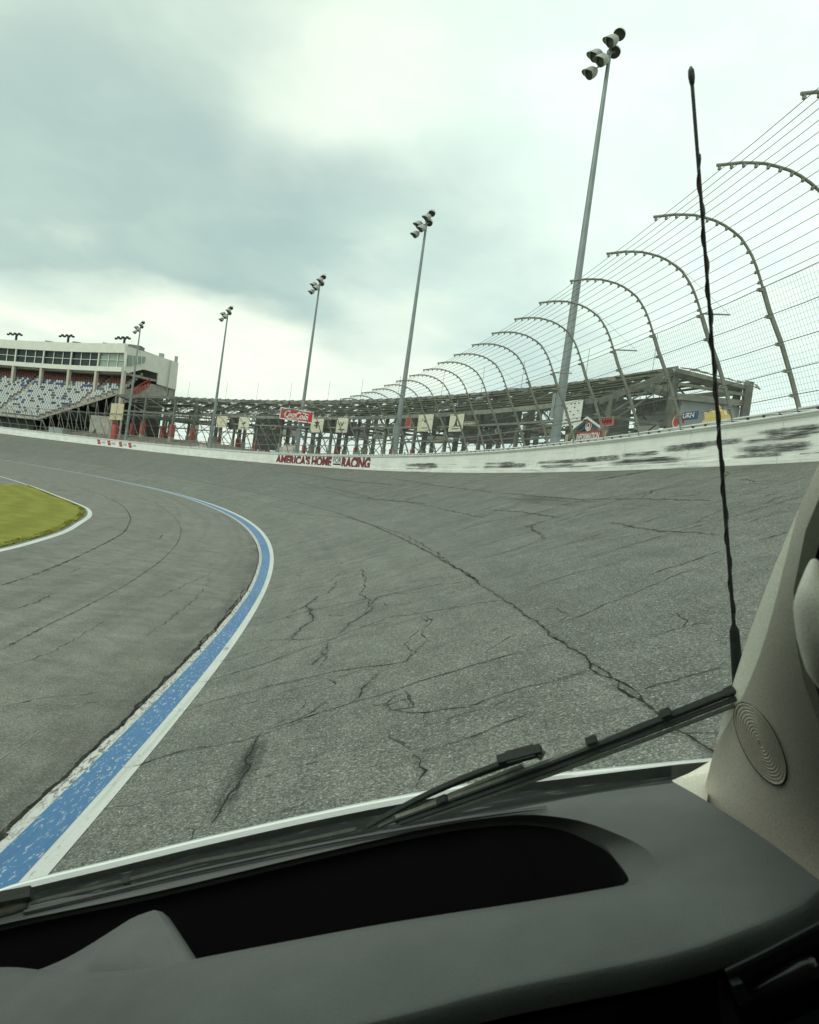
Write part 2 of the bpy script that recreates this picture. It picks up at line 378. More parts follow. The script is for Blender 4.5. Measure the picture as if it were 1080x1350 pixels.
M['seat_w'] = mat('pale_seat', (.52, .54, .52), .5); M['seat_b'] = mat('blue_seat', (.055, .09, .19), .5); M['seat_r'] = mat('red_seat', (.20, .065, .05), .6)
M['bwall'] = weathered((.76, .75, .66), (.69, .68, .60), .8, .05, 5, .55, 0, 'cream_siding')
M['pane'] = mat('dark_window_glass', (.02, .034, .034), .3, .0, None, .25)
M['pane_l'] = mat('pale_window_glass', (.26, .32, .27), .12, .0)
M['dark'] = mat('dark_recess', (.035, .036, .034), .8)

# ------------------------------------------------------------------ ground, track, apron
def ss(a, b, st):
    n = max(2, int(round((b-a)/st))+1); return list(np.linspace(a, b, n))
FULL = ss(-math.pi*R0, math.pi*R0, 2.0)
def ring(lo, hi, z0, z1, mt, name, srange=FULL, nsub=1, **kw):
    b = MB(); rows = []; uvs = []
    for s in srange:
        rows.append([pol(s, lo+(hi-lo)*j/nsub, z0+(z1-z0)*j/nsub) for j in range(nsub+1)]); uvs.append([(s, lo+(hi-lo)*j/nsub) for j in range(nsub+1)])
    b.sheet(rows, uvs, flip=True); return b.build(name, mt, **kw)
tag(ring(0, W+.3, 0, (W+.3)*TB, M['track'], 'track', nsub=8), kind='structure')
tag(ring(-45, 0, -.0, .0, M['apron'], 'apron', nsub=6), kind='structure')
tag(ring(-158, -45, -.0, .0, M['ground'], 'infield_ground', nsub=2), kind='structure')
tag(ring(W+1.2, W+2500, ZB+.15, ZB+.15, M['ground'], 'ground', ss(-math.pi*R0, math.pi*R0, 8), 3), kind='structure')
# painted line at the foot of the banking: three strips, each a sheet just above the road
def inner(s): return float(np.interp(s, [0, 9, 20, 28, 40, 60], [-.42, -.42, -.36, -.45, -.72, -1.1]))
SL = ss(-6, 260, .5)
def strip(f0, f1, mt, name, dz):
    b = MB(); rows = []; uvs = []
    for s in SL:
        i = inner(s); a, c = i*f0, i*f1; rows.append([pol(s, a, dz), pol(s, c, dz)]); uvs.append([(s, a), (s, c)])
    b.sheet(rows, uvs); return tag(b.build(name, mt), kind='structure')
strip(0, .26, M['white_line'], 'white_road_line', .005)
strip(.26, .80, M['blue_line'], 'blue_road_line', .006)
strip(.80, 1., M['worn_line'], 'worn_white_road_line', .005)
# infield grass and its white edge line
edge = [(-8.0, 10.), (-8.3, 14.), (-8.62, 17.06), (-9.12, 19.85), (-9.9, 23.3), (-10.98, 26.9), (-12.3, 31.), (-13.75, 34.5), (-15.1, 36.95), (-18.2, 41.6), (-23.8, 49.8), (-32.9, 61.5), (-47, 78), (-70, 98)]
def smooth_poly(P, k=6):
    P = [np.array(p, float) for p in P]; out = []
    for i in range(len(P)-1):
        p0, p1, p2, p3 = P[max(i-1, 0)], P[i], P[i+1], P[min(i+2, len(P)-1)]
        for t in np.linspace(0, 1, k, endpoint=False):
            out.append(.5*((2*p1)+(-p0+p2)*t+(2*p0-5*p1+4*p2-p3)*t*t+(-p0+3*p1-3*p2+p3)*t**3))
    out.append(P[-1]); return out
EP = smooth_poly(edge)
b = MB(); rows = []; uvs = []
for i, p in enumerate(EP):
    d = EP[min(i+1, len(EP)-1)]-EP[max(i-1, 0)]; d /= np.linalg.norm(d); nn = np.array([-d[1], d[0]]); 
    rows.append([(p[0], p[1], .006), (p[0]+nn[0]*.17, p[1]+nn[1]*.17, .006)]); uvs.append([(i*.5, 0), (i*.5, .17)])
b.sheet(rows, uvs); tag(b.build('infield_edge_line', M['white_line']), kind='structure')
b = MB(); rows = []; uvs = []; GE = []
for i, p in enumerate(EP):
    if p[1] > 51: break
    d = EP[min(i+1, len(EP)-1)]-EP[max(i-1, 0)]; d /= np.linalg.norm(d); nn = np.array([-d[1], d[0]]); q = p+nn*.30
    x1 = -23.9; q[0] = max(q[0], x1); cols = []
    for j in range(9): cols.append((q[0]+(x1-q[0])*j/8, q[1], .02+.01*math.sin(j*2+i)))
    rows.append(cols); uvs.append([(p[1], q[0]-c[0]) for c in cols]); GE.append(q)
b.sheet(rows, uvs, flip=True); tag(b.build('infield_grass', M['grass']), kind='stuff', label='mown yellow green infield grass inside the white edge line')
b = MB()
rr_ = random.Random(5)
for i in range(3500):      # short tufts, denser near the edge that shows
    y = rr_.uniform(14, 50); xe = np.interp(y, [q[1] for q in GE], [q[0] for q in GE]); x = xe-rr_.uniform(0, .22)+rr_.uniform(-.02, .06)
    if x < -23.8: continue
    a = rr_.uniform(0, 6.28); h = rr_.uniform(.01, .03); w = .035
    dx, dy = w*math.cos(a), w*math.sin(a)
    b.add([(x-dx, y-dy, .015), (x+dx, y+dy, .015), (x+dy*.4, y-dx*.4, .015+h)], [(0, 1, 2)], [(y, xe-x)]*3)
tag(b.build('grass_tufts', M['grass']), kind='stuff')

# ------------------------------------------------------------------ cracks, seams and marks in the pavement
def ribbon(b, pts, w, lift=.004, jit=.6, seed=0, step=.06, taper=True, even=False):
    """pts: (s, off) polyline; ragged ribbon of width about w metres lying on the road"""
    r = random.Random(seed); P = [np.array(p, float) for p in pts]; Q = []
    for a, c in zip(P[:-1], P[1:]):
        k = max(1, int(np.linalg.norm(c-a)/step))
        for t in range(k): Q.append(a+(c-a)*t/k)
    Q.append(P[-1]); n = len(Q); ph = [r.uniform(0, 6.28) for _ in range(4)]
    if jit > .2:
        for i in range(1, n-1):
            d = Q[min(i+1, n-1)]-Q[i-1]; L = np.linalg.norm(d)+1e-9; nn = np.array([-d[1], d[0]])/L; x = i*step
            Q[i] = Q[i]+nn*jit*(.030*math.sin(x*5.1+ph[0])+.022*math.sin(x*11.7+ph[1])+.014*math.sin(x*23+ph[2]))*min(1, min(i, n-1-i)*step*3)
    j1 = [0.]; 
    for i in range(1, n): j1.append(j1[-1]*.8+r.uniform(-1, 1)*step*.30*jit)
    rows = []
    for i in range(n):
        d = Q[min(i+1, n-1)]-Q[max(i-1, 0)]; L = np.linalg.norm(d)+1e-9; nn = np.array([-d[1], d[0]])/L
        c = Q[i]+nn*j1[i]; ww = w*(r.uniform(.15, .9) if r.random() < .85 else r.uniform(.9, 1.7))
        if taper: ww *= min(1, .3+min(i, n-1-i)*step*3)
        if even: ww = w
        e1, e2 = c-nn*ww/2, c+nn*ww/2
        rows.append([pol(e1[0], e1[1], zsurf(e1[1])+lift), pol(e2[0], e2[1], zsurf(e2[1])+lift)])
    b.sheet(rows)
def z7(P): return [(350+u/1.8, 600+v/1.8) for u, v in P]
def z6(P): return [(u/2.7, 850+v/2.7) for u, v in P]
def z5(P): return [(u/2.7, 580+v/2.7) for u, v in P]
dark = [ (z7([(0,655),(60,635),(130,610),(250,575),(330,550),(430,518),(560,478),(690,445)]), .022),
 (z7([(290,605),(380,612),(480,600),(560,570),(650,545),(770,512)]), .018), (z7([(370,705),(450,680),(560,640),(640,610)]), .02),
 (z7([(870,565),(940,545),(1010,525),(1080,505)]), .02), (z7([(0,550),(60,540),(140,520),(230,505),(330,490),(385,440)]), .025),
 (z7([(0,495),(60,470),(150,440),(200,420),(300,385),(400,370),(560,345)]), .022), (z7([(0,400),(100,370),(250,340),(400,310),(490,298)]), .025),
 (z7([(210,585),(245,548),(275,515)]), .03), (z7([(300,605),(285,590),(310,570)]), .022), (z7([(350,712),(362,725),(358,742),(372,752),(352,790)]), .03),
 (z7([(145,585),(110,610),(60,636)]), .022), (z7([(62,432),(95,405),(118,383),(95,360),(125,335)]), .04), (z7([(110,500),(135,478),(148,445)]), .03),
 (z7([(175,425),(205,400),(240,375),(262,340)]), .035), (z7([(440,185),(520,160),(620,142),(700,125)]), .035), (z7([(560,90),(740,105),(900,104),(1060,108)]), .03),
 (z7([(480,255),(560,235),(625,212),(665,198),(640,180),(620,168)]), .03), (z7([(530,130),(610,135),(690,148)]), .03), (z7([(820,160),(880,172),(930,180),(1070,188)]), .03),
 (z7([(700,118),(860,95),(1060,62)]), .03), (z7([(560,335),(700,290),(860,250)]), .014), (z7([(700,400),(850,340),(960,290),(1040,265)]), .014),
 (z7([(905,437),(1000,405),(1070,395)]), .02), (z7([(975,375),(1000,395),(985,410)]), .03), (z7([(830,130),(900,120),(1060,82)]), .025),
 (z7([(440,120),(560,100),(700,70),(830,45)]), .03), (z7([(620,95),(760,65),(900,36)]), .03), (z7([(780,60),(900,40),(985,28)]), .025), (z7([(890,115),(960,100),(1060,92)]), .03),
 (z7([(300,55),(420,75),(540,88)]), .035), (z7([(140,75),(260,105),(380,115)]), .035), (z7([(60,40),(180,60),(300,70)]), .035),(z7([(760,210),(880,190),(1000,170)]), .018),
 (z7([(80,270),(140,255),(180,250)]), .05), (z7([(60,330),(150,300),(180,280)]), .03), (z7([(0,440),(120,435),(190,425)]), .022),
 (z6([(400,440),(560,405),(700,370),(850,345),(950,315),(1080,270)]), .02), (z6([(600,240),(760,200),(960,150),(1080,120)]), .016), (z6([(640,140),(800,110),(1000,50),(1080,15)]), .018),
 (z6([(640,90),(780,60),(970,5)]), .018), (z6([(950,610),(1080,570)]), .018), (z6([(925,322),(898,360),(880,400),(885,430),(862,470),(850,510),(820,545),(790,580),(760,635)]), .03), (z6([(850,462),(872,440),(880,425)]), .03), (z7([(60,375),(110,350),(150,345),(190,330)]), .02), (z7([(150,330),(170,300),(210,290)]), .02), (z7([(225,270),(240,300),(225,330),(250,350),(235,375)]), .02), (z7([(0,470),(60,440),(75,420)]), .02), (z7([(385,440),(375,415),(390,400),(380,380)]), .016), (z7([(230,590),(285,598),(330,580),(345,600)]), .02), (z7([(380,612),(365,640),(420,625)]), .014), (z7([(610,420),(560,440),(520,470)]), .012), (z7([(760,480),(790,520),(840,545),(868,572),(885,575),(920,605)]), .028), (z6([(530,655),(620,648),(700,655),(685,690)]), .012),
 (z5([(60,600),(120,580),(190,550)]), .03), (z5([(0,660),(130,663),(300,672)]), .018), (z5([(160,475),(300,485)]), .02), (z5([(240,475),(290,455)]), .02),
 (z5([(565,352),(578,338)]), .07), (z6([(380,165),(240,182),(120,198),(0,222)]), .012), (z6([(215,220),(330,205),(450,200),(500,205)]), .010),
 ([(1009,613),(960,626),(905,640)], .03), ([(1070,640),(1030,655),(1000,668)], .03), ([(1080,625),(1050,633),(1030,640)], .02), ([(975,632),(1000,635),(1025,634)], .05), ([(985,637),(1008,638)], .05),
 ([(1060,640),(960,668),(915,690)], .02), ([(1028,675),(985,690),(950,700)], .02), ([(1030,730),(990,740),(960,748)], .02), ([(1025,790),(985,800)], .02), ([(970,838),(925,852),(900,862)], .018)]
soft = [ (z5([(0,520),(150,470),(330,390),(440,330),(465,280),(430,230),(360,195),(250,160)]), .13), (z5([(0,750),(150,670),(330,580),(450,515),(560,440),(630,370),(645,320),(610,265),(540,220),(450,195)]), .045),
 (z5([(50,800),(200,750),(330,670),(370,640)]), .025), (z5([(520,700),(600,640),(700,560),(750,490)]), .03), (z5([(370,560),(560,560),(760,470)]), .015),
 (z7([(0,130),(200,150),(330,190),(430,250)]), .05), (z7([(290,610),(350,600),(330,560)]), .08), (z7([(300,650),(295,670),(320,695),(352,705)]), .05), (z7([(130,500),(145,480),(150,460)]), .08), 
 (z7([(140,530),(165,545),(130,560)]), .06), (z7([(370,385),(385,400),(330,450),(350,480)]), .05), (z7([(430,640),(600,620),(690,590)]), .03), (z7([(60,60),(200,100),(330,110),(520,150)]), .06), 
 (z7([(200,250),(330,230),(440,210)]), .02), (z7([(100,310),(300,270),(420,250)]), .02), (z7([(600,330),(760,270),(900,235)]), .012), (z7([(700,450),(860,420),(960,380)]), .012), (z7([(800,500),(900,470),(1060,430)]), .012)]
pale = [ (z6([(160,145),(200,120),(250,103),(330,108),(415,122)]), .022), (z6([(90,95),(110,98),(150,98)]), .025), (z6([(410,55),(550,45)]), .025), (z6([(0,222),(90,212)]), .02), (z6([(0,275),(60,255),(80,240)]), .02),
 (z6([(120,192),(200,186)]), .012), (z6([(440,195),(490,205),(460,225)]), .015), (z6([(500,188),(545,160)]), .015), (z5([(415,630),(450,600),(480,580)]), .03), (z5([(745,455),(880,448)]), .035), (z5([(610,515),(660,513)]), .035), (z5([(660,605),(740,602)]), .03),
 (z5([(700,550),(735,515),(750,490)]), .03), (z5([(300,590),(400,545)]), .015), (z6([(340,130),(390,115)]), .015), (z5([(210,368),(240,370)]), .08), (z5([(695,712),(705,718)]), .05)]
def marks(lst, mt, name, lift):
    b = MB()
    for i, (P, w) in enumerate(lst):
        Q_ = [bank(*p) for p in P]; dm = np.mean([np.linalg.norm(np.array(pol(a, o, zsurf(o)))-EYE) for a, o in Q_])
        w_ = w*WK if WK > 2 else max(w*WK, dm*(.0013 if WK >= .6 else .001))
        ribbon(b, Q_, w_, lift, jit=.15 if len(P) > 7 and WK < 1 and w > .04 else .6, seed=i, even=WK > 2)
    return b
WK = 1.0
apron_o = bpy.data.objects['apron']; track_o = bpy.data.objects['track']
WK = 4.0; b = marks(dark[:22]+dark[36:45], None, 'x', .0035); ribbon(b, [(s, 3.27) for s in ss(5.5, 40, .5)], .08, .0035, .15, 91, even=True)
tag(b.build('crack_stains', M['halo'], track_o), kind='stuff'); WK = .6
b = marks(dark, M['crack'], 'x', .005)
for k in range(3):      # the long construction joint one lane up from the line
    pass
ribbon(b, [(s, 3.27+.01*math.sin(s*1.7)) for s in ss(5.5, 21, .5)], .017, .005, .35, 91)
ribbon(b, [(s, 3.29) for s in ss(14.5, 18, .3)], .035, .0052, .6, 92)
ribbon(b, [(s, -.43-.01*math.sin(s*2.3)) for s in ss(5, 20, .3)], .03, .0085, .3, 93)
ribbon(b, [(s, inner(s)-.015) for s in ss(5, 34, .3)], .028, .0088, .35, 94)
rc = random.Random(11)
for i in range(26):      # long slanting construction seams of the upper groove
    s0 = 12+i*2.1+rc.uniform(-.5, .5); a = rc.uniform(3.6, 5.5)
    ribbon(b, [(s0, a), (s0+.35, a+1.2), (s0+.5, a+2.4), (s0+.9, min(10.6, a+rc.uniform(3.2, 5)))], .010+.0011*s0, .005, .5, 900+i)
for i in range(60):      # short transverse joints and cracks of the upper groove, thinning with distance
    s0 = rc.uniform(18, 110); o0 = rc.uniform(4, 10); dl = rc.uniform(.6, 2.5)
    ribbon(b, [(s0, o0), (s0+dl*.35+rc.uniform(-.5, .5), o0+dl*.4), (s0+dl*.3, o0+dl*.7)], .035, .005, 1, 200+i)
tag(b.build('dark_cracks', M['crack'], track_o), kind='stuff')
WK = .6; b = marks(soft, M['crack_soft'], 'x', .0045)
ribbon(b, [(s, 3.27) for s in ss(20, 90, 1)], .05, .0045, .5, 95)
for i in range(26):
    s0 = 8+i*2.3+rc.uniform(-.6, .6); a = rc.uniform(.3, 1.2); ribbon(b, [(s0, a), (s0+.25, 1.9+rc.uniform(-.3, .3)), (s0+.6, 3.2)], .016+.0012*i, .0042, .6, 300+i)
for i in range(40):      # branching hairline cracks of the lower lane
    s0 = rc.uniform(6.5, 34); a = rc.uniform(.5, 3.0); P_ = [(s0, a)]; h_ = rc.uniform(0, 6.28)
    for k in range(rc.randint(3, 8)): h_ += rc.uniform(-.8, .8); P_.append((P_[-1][0]+.22*math.cos(h_), P_[-1][1]+.22*math.sin(h_)))
    ribbon(b, P_, .009+s0*.0007, .0043, .5, 800+i)
for i in range(34):
    s0 = 7+i*2.6+rc.uniform(-.9, .9); a = 3.4+rc.uniform(0, 3); ribbon(b, [(s0, a), (s0+.9, a+rc.uniform(2, 5))], .016+.001*i, .0042, .5, 400+i)
tag(b.build('faint_cracks', M['crack_soft'], track_o), kind='stuff')
b2 = MB(); rp = random.Random(77)
for i in range(46):      # thin pale scratches following the direction of travel on the apron
    s0 = rp.uniform(5, 60); o0 = -rp.uniform(.8, 9); ribbon(b2, [(s0, o0), (s0+rp.uniform(.5, 2.5), o0+rp.uniform(-.15, .15))], .010+s0*.0004, .0055, .2, 700+i)
tag(b2.build('pale_scratches', M['crack_pale'], apron_o), kind='stuff')
tag(marks(pale, None, 'x', .0065).build('pale_cracks', M['crack_pale'], apron_o), kind='stuff')
def patch(c, L, Wd, mt, name, parent, lift=.0035, ang=0, n=6):
    b = MB(); rows = []; uvs = []
    for i in range(n+1):
        r_ = []; q = []
        for j in range(n+1):
            a = (i/n-.5)*L; d = (j/n-.5)*Wd; s = c[0]+a*math.cos(ang)-d*math.sin(ang); o = c[1]+a*math.sin(ang)+d*math.cos(ang)
            r_.append(pol(s, o, zsurf(o)+lift)); q.append((i/n, j/n))
        rows.append(r_); uvs.append(q)
    b.sheet(rows, uvs, flip=True); o = b.build(name, mt, parent); return o
c1, c2 = bank(*z6([(925,325)])[0]), bank(*z6([(760,640)])[0])
cm = ((c1[0]+c2[0])/2, (c1[1]+c2[1])/2)
M['stain2'] = decal('dark_crack_stain', (.03, .029, .025), .36, (3, 3, 1), .45, .3)
patch(cm, math.dist(c1, c2)*1.25, .16, M['stain2'], 'crack_smear', track_o, .0041, math.atan2(c1[1]-c2[1], c1[0]-c2[0]))
patch(cm, math.dist(c1, c2)*1.2, .3, M['stain'], 'oil_stain', track_o, .0036, math.atan2(c1[1]-c2[1], c1[0]-c2[0]))
for i, (u, v, L, w_, a) in enumerate([(720, 660, 9, 1.0, .02), (298, 856, .30, .08, 0)]):
    cc = bank(u, v); patch(cc, L, w_, M['stain'], 'oil_stain', track_o, .0062 if i != 1 else .009, a)

# ------------------------------------------------------------------ retaining wall (panels, cap)
def wall_panel(s0, s1, parent, off):
    b = MB(); rows = []; uvs = []
    prof = [(W+.02, ZB-.12), (W, ZB+.02), (W+.0, ZB+.17), (W+.02, ZB+.19), (W+.035, ZB+.98), (W-.005, ZB+1.01), (W-.005, ZB+1.06), (W+.03, ZB+1.075), (W+.05, ZB+HW-.01), (W+.07, ZB+HW), (W+.42, ZB+HW), (W+.42, ZB-.12)]
    for s in ss(s0, s1, 1.0):
        rows.append([pol(s, o, z) for o, z in prof]); uvs.append([(s, (z-ZB)/HW) for o, z in prof])
    b.sheet(rows, uvs)
    n = len(rows); k = len(prof)
    b.add(rows[0], [tuple(range(k))]); b.add(rows[-1], [tuple(range(k))[::-1]])
    o = b.build('wall_panel', M['wall'], parent, off=off); return o
wroot = empty('retaining_wall'); woff = at_base(wroot, 40, W, ZB)
tag(wroot, 'long white concrete retaining wall with black tyre scuffs curving around the top of the banking', 'wall')
S0, S1, PL = -4, 216, 4.0
s = S0
while s < S1:
    wall_panel(s+.011, s+PL-.011, wroot, woff)
    s += PL
# bright steel lip and studs along the top
for k in range(int((S1-S0)/20)):
    a = S0+k*20; b = MB()
    rows = []
    for s in ss(a, a+20, 1.):
        rows.append([pol(s, o, z) for o, z in [(W+.02, ZB+1.045), (W-.05, ZB+1.05), (W-.06, ZB+1.075), (W-.03, ZB+1.10), (W+.035, ZB+1.10)]])
    b.sheet(rows); b.build('steel_lip', M['cap'], wroot, off=woff)
    b = MB(); rows = []
    for s in ss(a, a+20, 1.):
        rows.append([pol(s, o, z) for o, z in [(W+.01, ZB+HW-.03), (W-.02, ZB+HW-.02), (W-.02, ZB+HW+.005), (W+.02, ZB+HW+.02), (W+.40, ZB+HW+.02)]])
    b.sheet(rows); b.build('cap_rail', M['cap'], wroot, off=woff)
b = MB(); bw = MB(); s = S0
while s < S1:
    r, t = fr(s); b.box(pol(s, W+.015, ZB+1.145), .03, .018, .022, [r, t, (0, 0, 1)])
    p0 = pol(s, W+.0, ZB+1.11); p1 = pol(s+1.1, W+.01, ZB+1.185)
    if int((s-S0)/1.27) % 2 == 0: bw.bar(p0, p1, .03, .018)
    s += 1.27/2
tag(b.build('cap_stud', M['bolt'], wroot, off=woff), kind='stuff'); tag(bw.build('cap_brace', M['cap'], wroot, off=woff), kind='stuff')
# tyre scuffs
def scuff(u0, u1, z0, z1, mt, lift=.012):
    s1 = cyl(u0, 612, W)[0]; s0 = cyl(u1, 612, W)[0]; n = 10; rows = []; uvs = []
    for i in range(n+1):
        s = s0+(s1-s0)*i/n; rows.append([pol(s, W+.035-lift-.02*(1-z), ZB+z) for z in (z0, (z0+z1)/2, z1)]); uvs.append([(i/n, 0), (i/n, .5), (i/n, 1)])
    b = MB(); b.sheet(rows, uvs); b.build('tyre_scuff', mt, wroot, off=woff)
for a in [(958, 1090, .22, .42, 0), (955, 1090, .50, .66, 0), (975, 1100, .70, .84, 1), (948, 1100, .30, .50, 1), (985, 1100, .55, .80, 0), (950, 1050, .10, .30, 1),
          (800, 905, .22, .42, 0), (806, 880, .40, .62, 0), (785, 930, .20, .36, 1), (860, 945, .45, .75, 1), (880, 1000, .52, .74, 1), (780, 930, .12, .24, 0), (760, 830, .3, .6, 1),
          (696, 765, .34, .52, 0), (700, 770, .20, .34, 0), (700, 800, .14, .25, 0), (730, 800, .3, .55, 1), (628, 690, .40, .56, 0), (626, 690, .22, .40, 0), (650, 705, .2, .5, 1), (540, 580, .42, .62, 0), (545, 585, .24, .42, 0), (528, 570, .14, .28, 0), (525, 590, .3, .6, 1), (1040, 1100, .12, .22, 0)]:
    scuff(a[0], a[1], a[2], a[3], M['scuff2' if a[4] else 'scuff'], .014+.0007*a[0] % .004)

# ------------------------------------------------------------------ lettering
def glyphs(body, offset=0., shear=0.):
    c = bpy.data.curves.new('t', 'FONT'); c.body = body; c.offset = offset; c.shear = shear; c.resolution_u = 3
    o = bpy.data.objects.new('t', c); COL.objects.link(o); bpy.context.view_layer.update()
    me = bpy.data.meshes.new_from_object(o.evaluated_get(bpy.context.evaluated_depsgraph_get()))
    V = [tuple(v.co)[:2] for v in me.vertices]; Fa = [tuple(p.vertices) for p in me.polygons]
    bpy.data.objects.remove(o); bpy.data.curves.remove(c); bpy.data.meshes.remove(me)
    xs = [v[0] for v in V]; ys = [v[1] for v in V]
    return V, Fa, min(xs), max(xs), min(ys), max(ys)
def wall_text(body, sL, sR, z0, z1, mt, name, lift, parent, off, offset=0., base_off=None, h0=None):
    V, Fa, x0, x1, y0, y1 = glyphs(body, offset)
    bo = (W+.03) if base_off is None else base_off
    vs = [pol(sL+(sR-sL)*(x-x0)/(x1-x0), bo-lift, z0+(z1-z0)*(y-y0)/(y1-y0)) for x, y in V]
    return MB().add(vs, Fa).build(name, mt, parent, off=off)
def sat(u): return cyl(u, 612, W)[0]
for body, ua, ub, za, zb_, nm in [("AMERICA'S", 363, 407.6, .07, .965, 'a'), ('HOME', 410.6, 435.8, .07, .965, 'b'), ('FOR', 439, 448.5, .50, .93, 'c'), ('RACING', 450.4, 487, .07, .965, 'd')]:
    sa, sb = sat(ua), sat(ub); big = nm != 'c'
    wall_text(body, sa+.1, sb-.1, ZB+za-.03, ZB+zb_+.03, M['textdark'], 'lettering', .012, wroot, woff, .06 if big else .01)
    if big: wall_text(body, sa, sb, ZB+za, ZB+zb_, M['textred'], 'lettering', .022, wroot, woff, .032)
b = MB()
for u in (441, 444, 447):
    s = sat(u); b.add([pol(s+.35, W+.015, ZB+.28), pol(s-.35, W+.015, ZB+.28), pol(s-.35, W+.015, ZB+.42), pol(s+.35, W+.015, ZB+.42)], [(0, 1, 2, 3)])
b.build('star_marks', M['textdark'], wroot, off=woff)
for u in (129.5, 143, 158.5, 171):       # four small red logos with grey lettering
    s = cyl(u, 585, W)[0]; sw = cyl(u+9, 586, W)[0]; wd_ = abs(s-sw)
    b = MB(); q = wd_*.22
    b.add([pol(s+q, W+.015, ZB+.62), pol(s-q, W+.015, ZB+.62), pol(s-q, W+.015, ZB+.92), pol(s+q, W+.015, ZB+.92)], [(0, 1, 2, 3)])
    b.add([pol(s+q*.4, W+.015, ZB+.22), pol(s-q*1.8, W+.015, ZB+.22), pol(s-q*1.2, W+.015, ZB+.58), pol(s+q*.6, W+.015, ZB+.58)], [(0, 1, 2, 3)])
    b.build('red_logo', M['red'], wroot, off=woff)
    wall_text('TOYOTA', s-wd_*.42, s-wd_*.98, ZB+.40, ZB+.72, M['navy'], 'lettering', .02, wroot, woff)

# ------------------------------------------------------------------ catch fence on the wall
froot = empty('catch_fence'); foff = at_base(froot, 40, W+.2, ZB+HW)
tag(froot, 'tall curved catch fence of steel posts, cables and wire mesh standing on the white wall', 'fence')
PROF = [(0.02, 1.20), (-.25, 1.80), (-.60, 2.52), (-1.0, 3.20), (-1.22, 3.66)]
ARC = [(-1.22, 3.66), (-1.40, 4.02), (-1.60, 4.34), (-1.86, 4.60), (-2.18, 4.78), (-2.55, 4.88), (-2.95, 4.90), (-3.35, 4.85), (-3.86, 4.70)]
def arcpt(t):   # along arc 0..1
    L = [0.]; 
    for a, c in zip(ARC[:-1], ARC[1:]): L.append(L[-1]+math.dist(a, c))
    x = t*L[-1]; return float(np.interp(x, L, [p[0] for p in ARC])), float(np.interp(x, L, [p[1] for p in ARC]))
def prpt(t):
    L = [0.]
    for a, c in zip(PROF[:-1], PROF[1:]): L.append(L[-1]+math.dist(a, c))
    x = t*L[-1]; return float(np.interp(x, L, [p[0] for p in PROF])), float(np.interp(x, L, [p[1] for p in PROF]))
# post prototype in local frame: x = radial out, y = along track, z = up, origin at wall top
pb = MB()
for q0, q1 in zip(PROF[:-1], PROF[1:]): pb.bar((q0[0], 0, q0[1]-1.2), (q1[0], 0, q1[1]-1.2), .06, .085, (1, 0, 0))
ap = [arcpt(t) for t in np.linspace(0, 1, 15)]
pb.tube([(q[0], 0, q[1]-1.2) for q in ap], .031, 8)
CT = [i/13 for i in range(14)]
for t in CT:
    q = arcpt(.03+.96*t); q2 = arcpt(min(1, .04+.96*t)); d = np.array([q2[0]-q[0]+1e-6, 0, q2[1]-q[1]]); d /= np.linalg.norm(d); nn = np.array([-3.1-q[0], 0, 3.1-q[1]]); nn /= np.linalg.norm(nn)
    pb.box(np.array([q[0], 0, q[1]-1.2])+nn*.055, .022, .025, .03)
for t in (.1, .3, .52, .75, .97):
    q = prpt(t); pb.box((q[0]-.08, 0, q[1]-1.2), .06, .045, .03)
pme = None
POSTS = []; s = 19.5-2.53*9
while s < S1-2: POSTS.append(s); s += 2.53
for i, s in enumerate(POSTS):
    if pme is None:
        o = pb.build('post', M['galv'], froot, smooth=True); pme = o
    else:
        o = pme.copy(); COL.objects.link(o); o.parent = froot
    p = pol(s, W, ZB+1.2); o.location = (p[0]+foff[0], p[1]+foff[1], p[2]+foff[2]); o.rotation_euler = (random.uniform(-.006, .006), random.uniform(-.006, .006), s/R0)
def cable(o_, z_, r, mt, name, sag=.0):
    b = MB(); P = []
    ss_ = [a for a in POSTS if a < 150] 
    for a, c in zip(ss_[:-1], ss_[1:]):
        P.append(pol(a, W+o_, ZB+z_)); P.append(pol((a+c)/2, W+o_, ZB+z_-sag*random.uniform(.3, 1)))
    b.tube(P, r, 4, False); return b.build(name, mt, froot, off=foff)
for t in CT:
    o_, z_ = arcpt(.03+.96*t); v_ = np.array([-3.1-o_, 3.1-z_]); v_ /= np.linalg.norm(v_); cable(o_+v_[0]*.09, z_+v_[1]*.09, .0075, M['cable'], 'cable', .01)
for t in (.1, .3, .52, .75, .97):
    o_, z_ = prpt(t); cable(o_-.13, z_, .0095, M['cable'], 'cable', .015)
# wire mesh: real wires, joined
b = MB()
def wire(b, P, r): b.tube(P, r, 3, False)
s = -2.
while s < 95:
    st = .105 if s < 45 else .21
    wire(b, [pol(s, W+prpt(t)[0]+.06, ZB+prpt(t)[1]) for t in (0.01, .34, .67, 1.0)], .0030 if s < 45 else .004); s += st
for k in range(22):
    o_, z_ = prpt(k/21); wire(b, [pol(a, W+o_+.06, ZB+z_) for a in ss(-2, 95, 2.5)], .0028)
tag(b.build('wire_mesh', M['mesh'], froot, off=foff), kind='stuff')
b = MB()    # horizontal pipe rail behind the mesh, and short outriggers at some knees
b.tube([pol(a, W+.25, ZB+2.05) for a in ss(32, 200, 2.5)], .03, 5, False); b.build('back_rail', M['galv'], froot, off=foff)
for i, s in enumerate(POSTS):
    if i % 2 == 0 and s < 60:
        b = MB(); r, t = fr(s); p = np.array(pol(s, W-1.22, ZB+3.66)); b.tube([p, p+r*.75+np.array([0, 0, .1])], .022, 5); b.tube([p+r*.75+[0, 0, .1], np.array(pol(s, W-2.1, ZB+4.78))], .005, 3); b.build('outrigger', M['galv'], froot, off=foff)

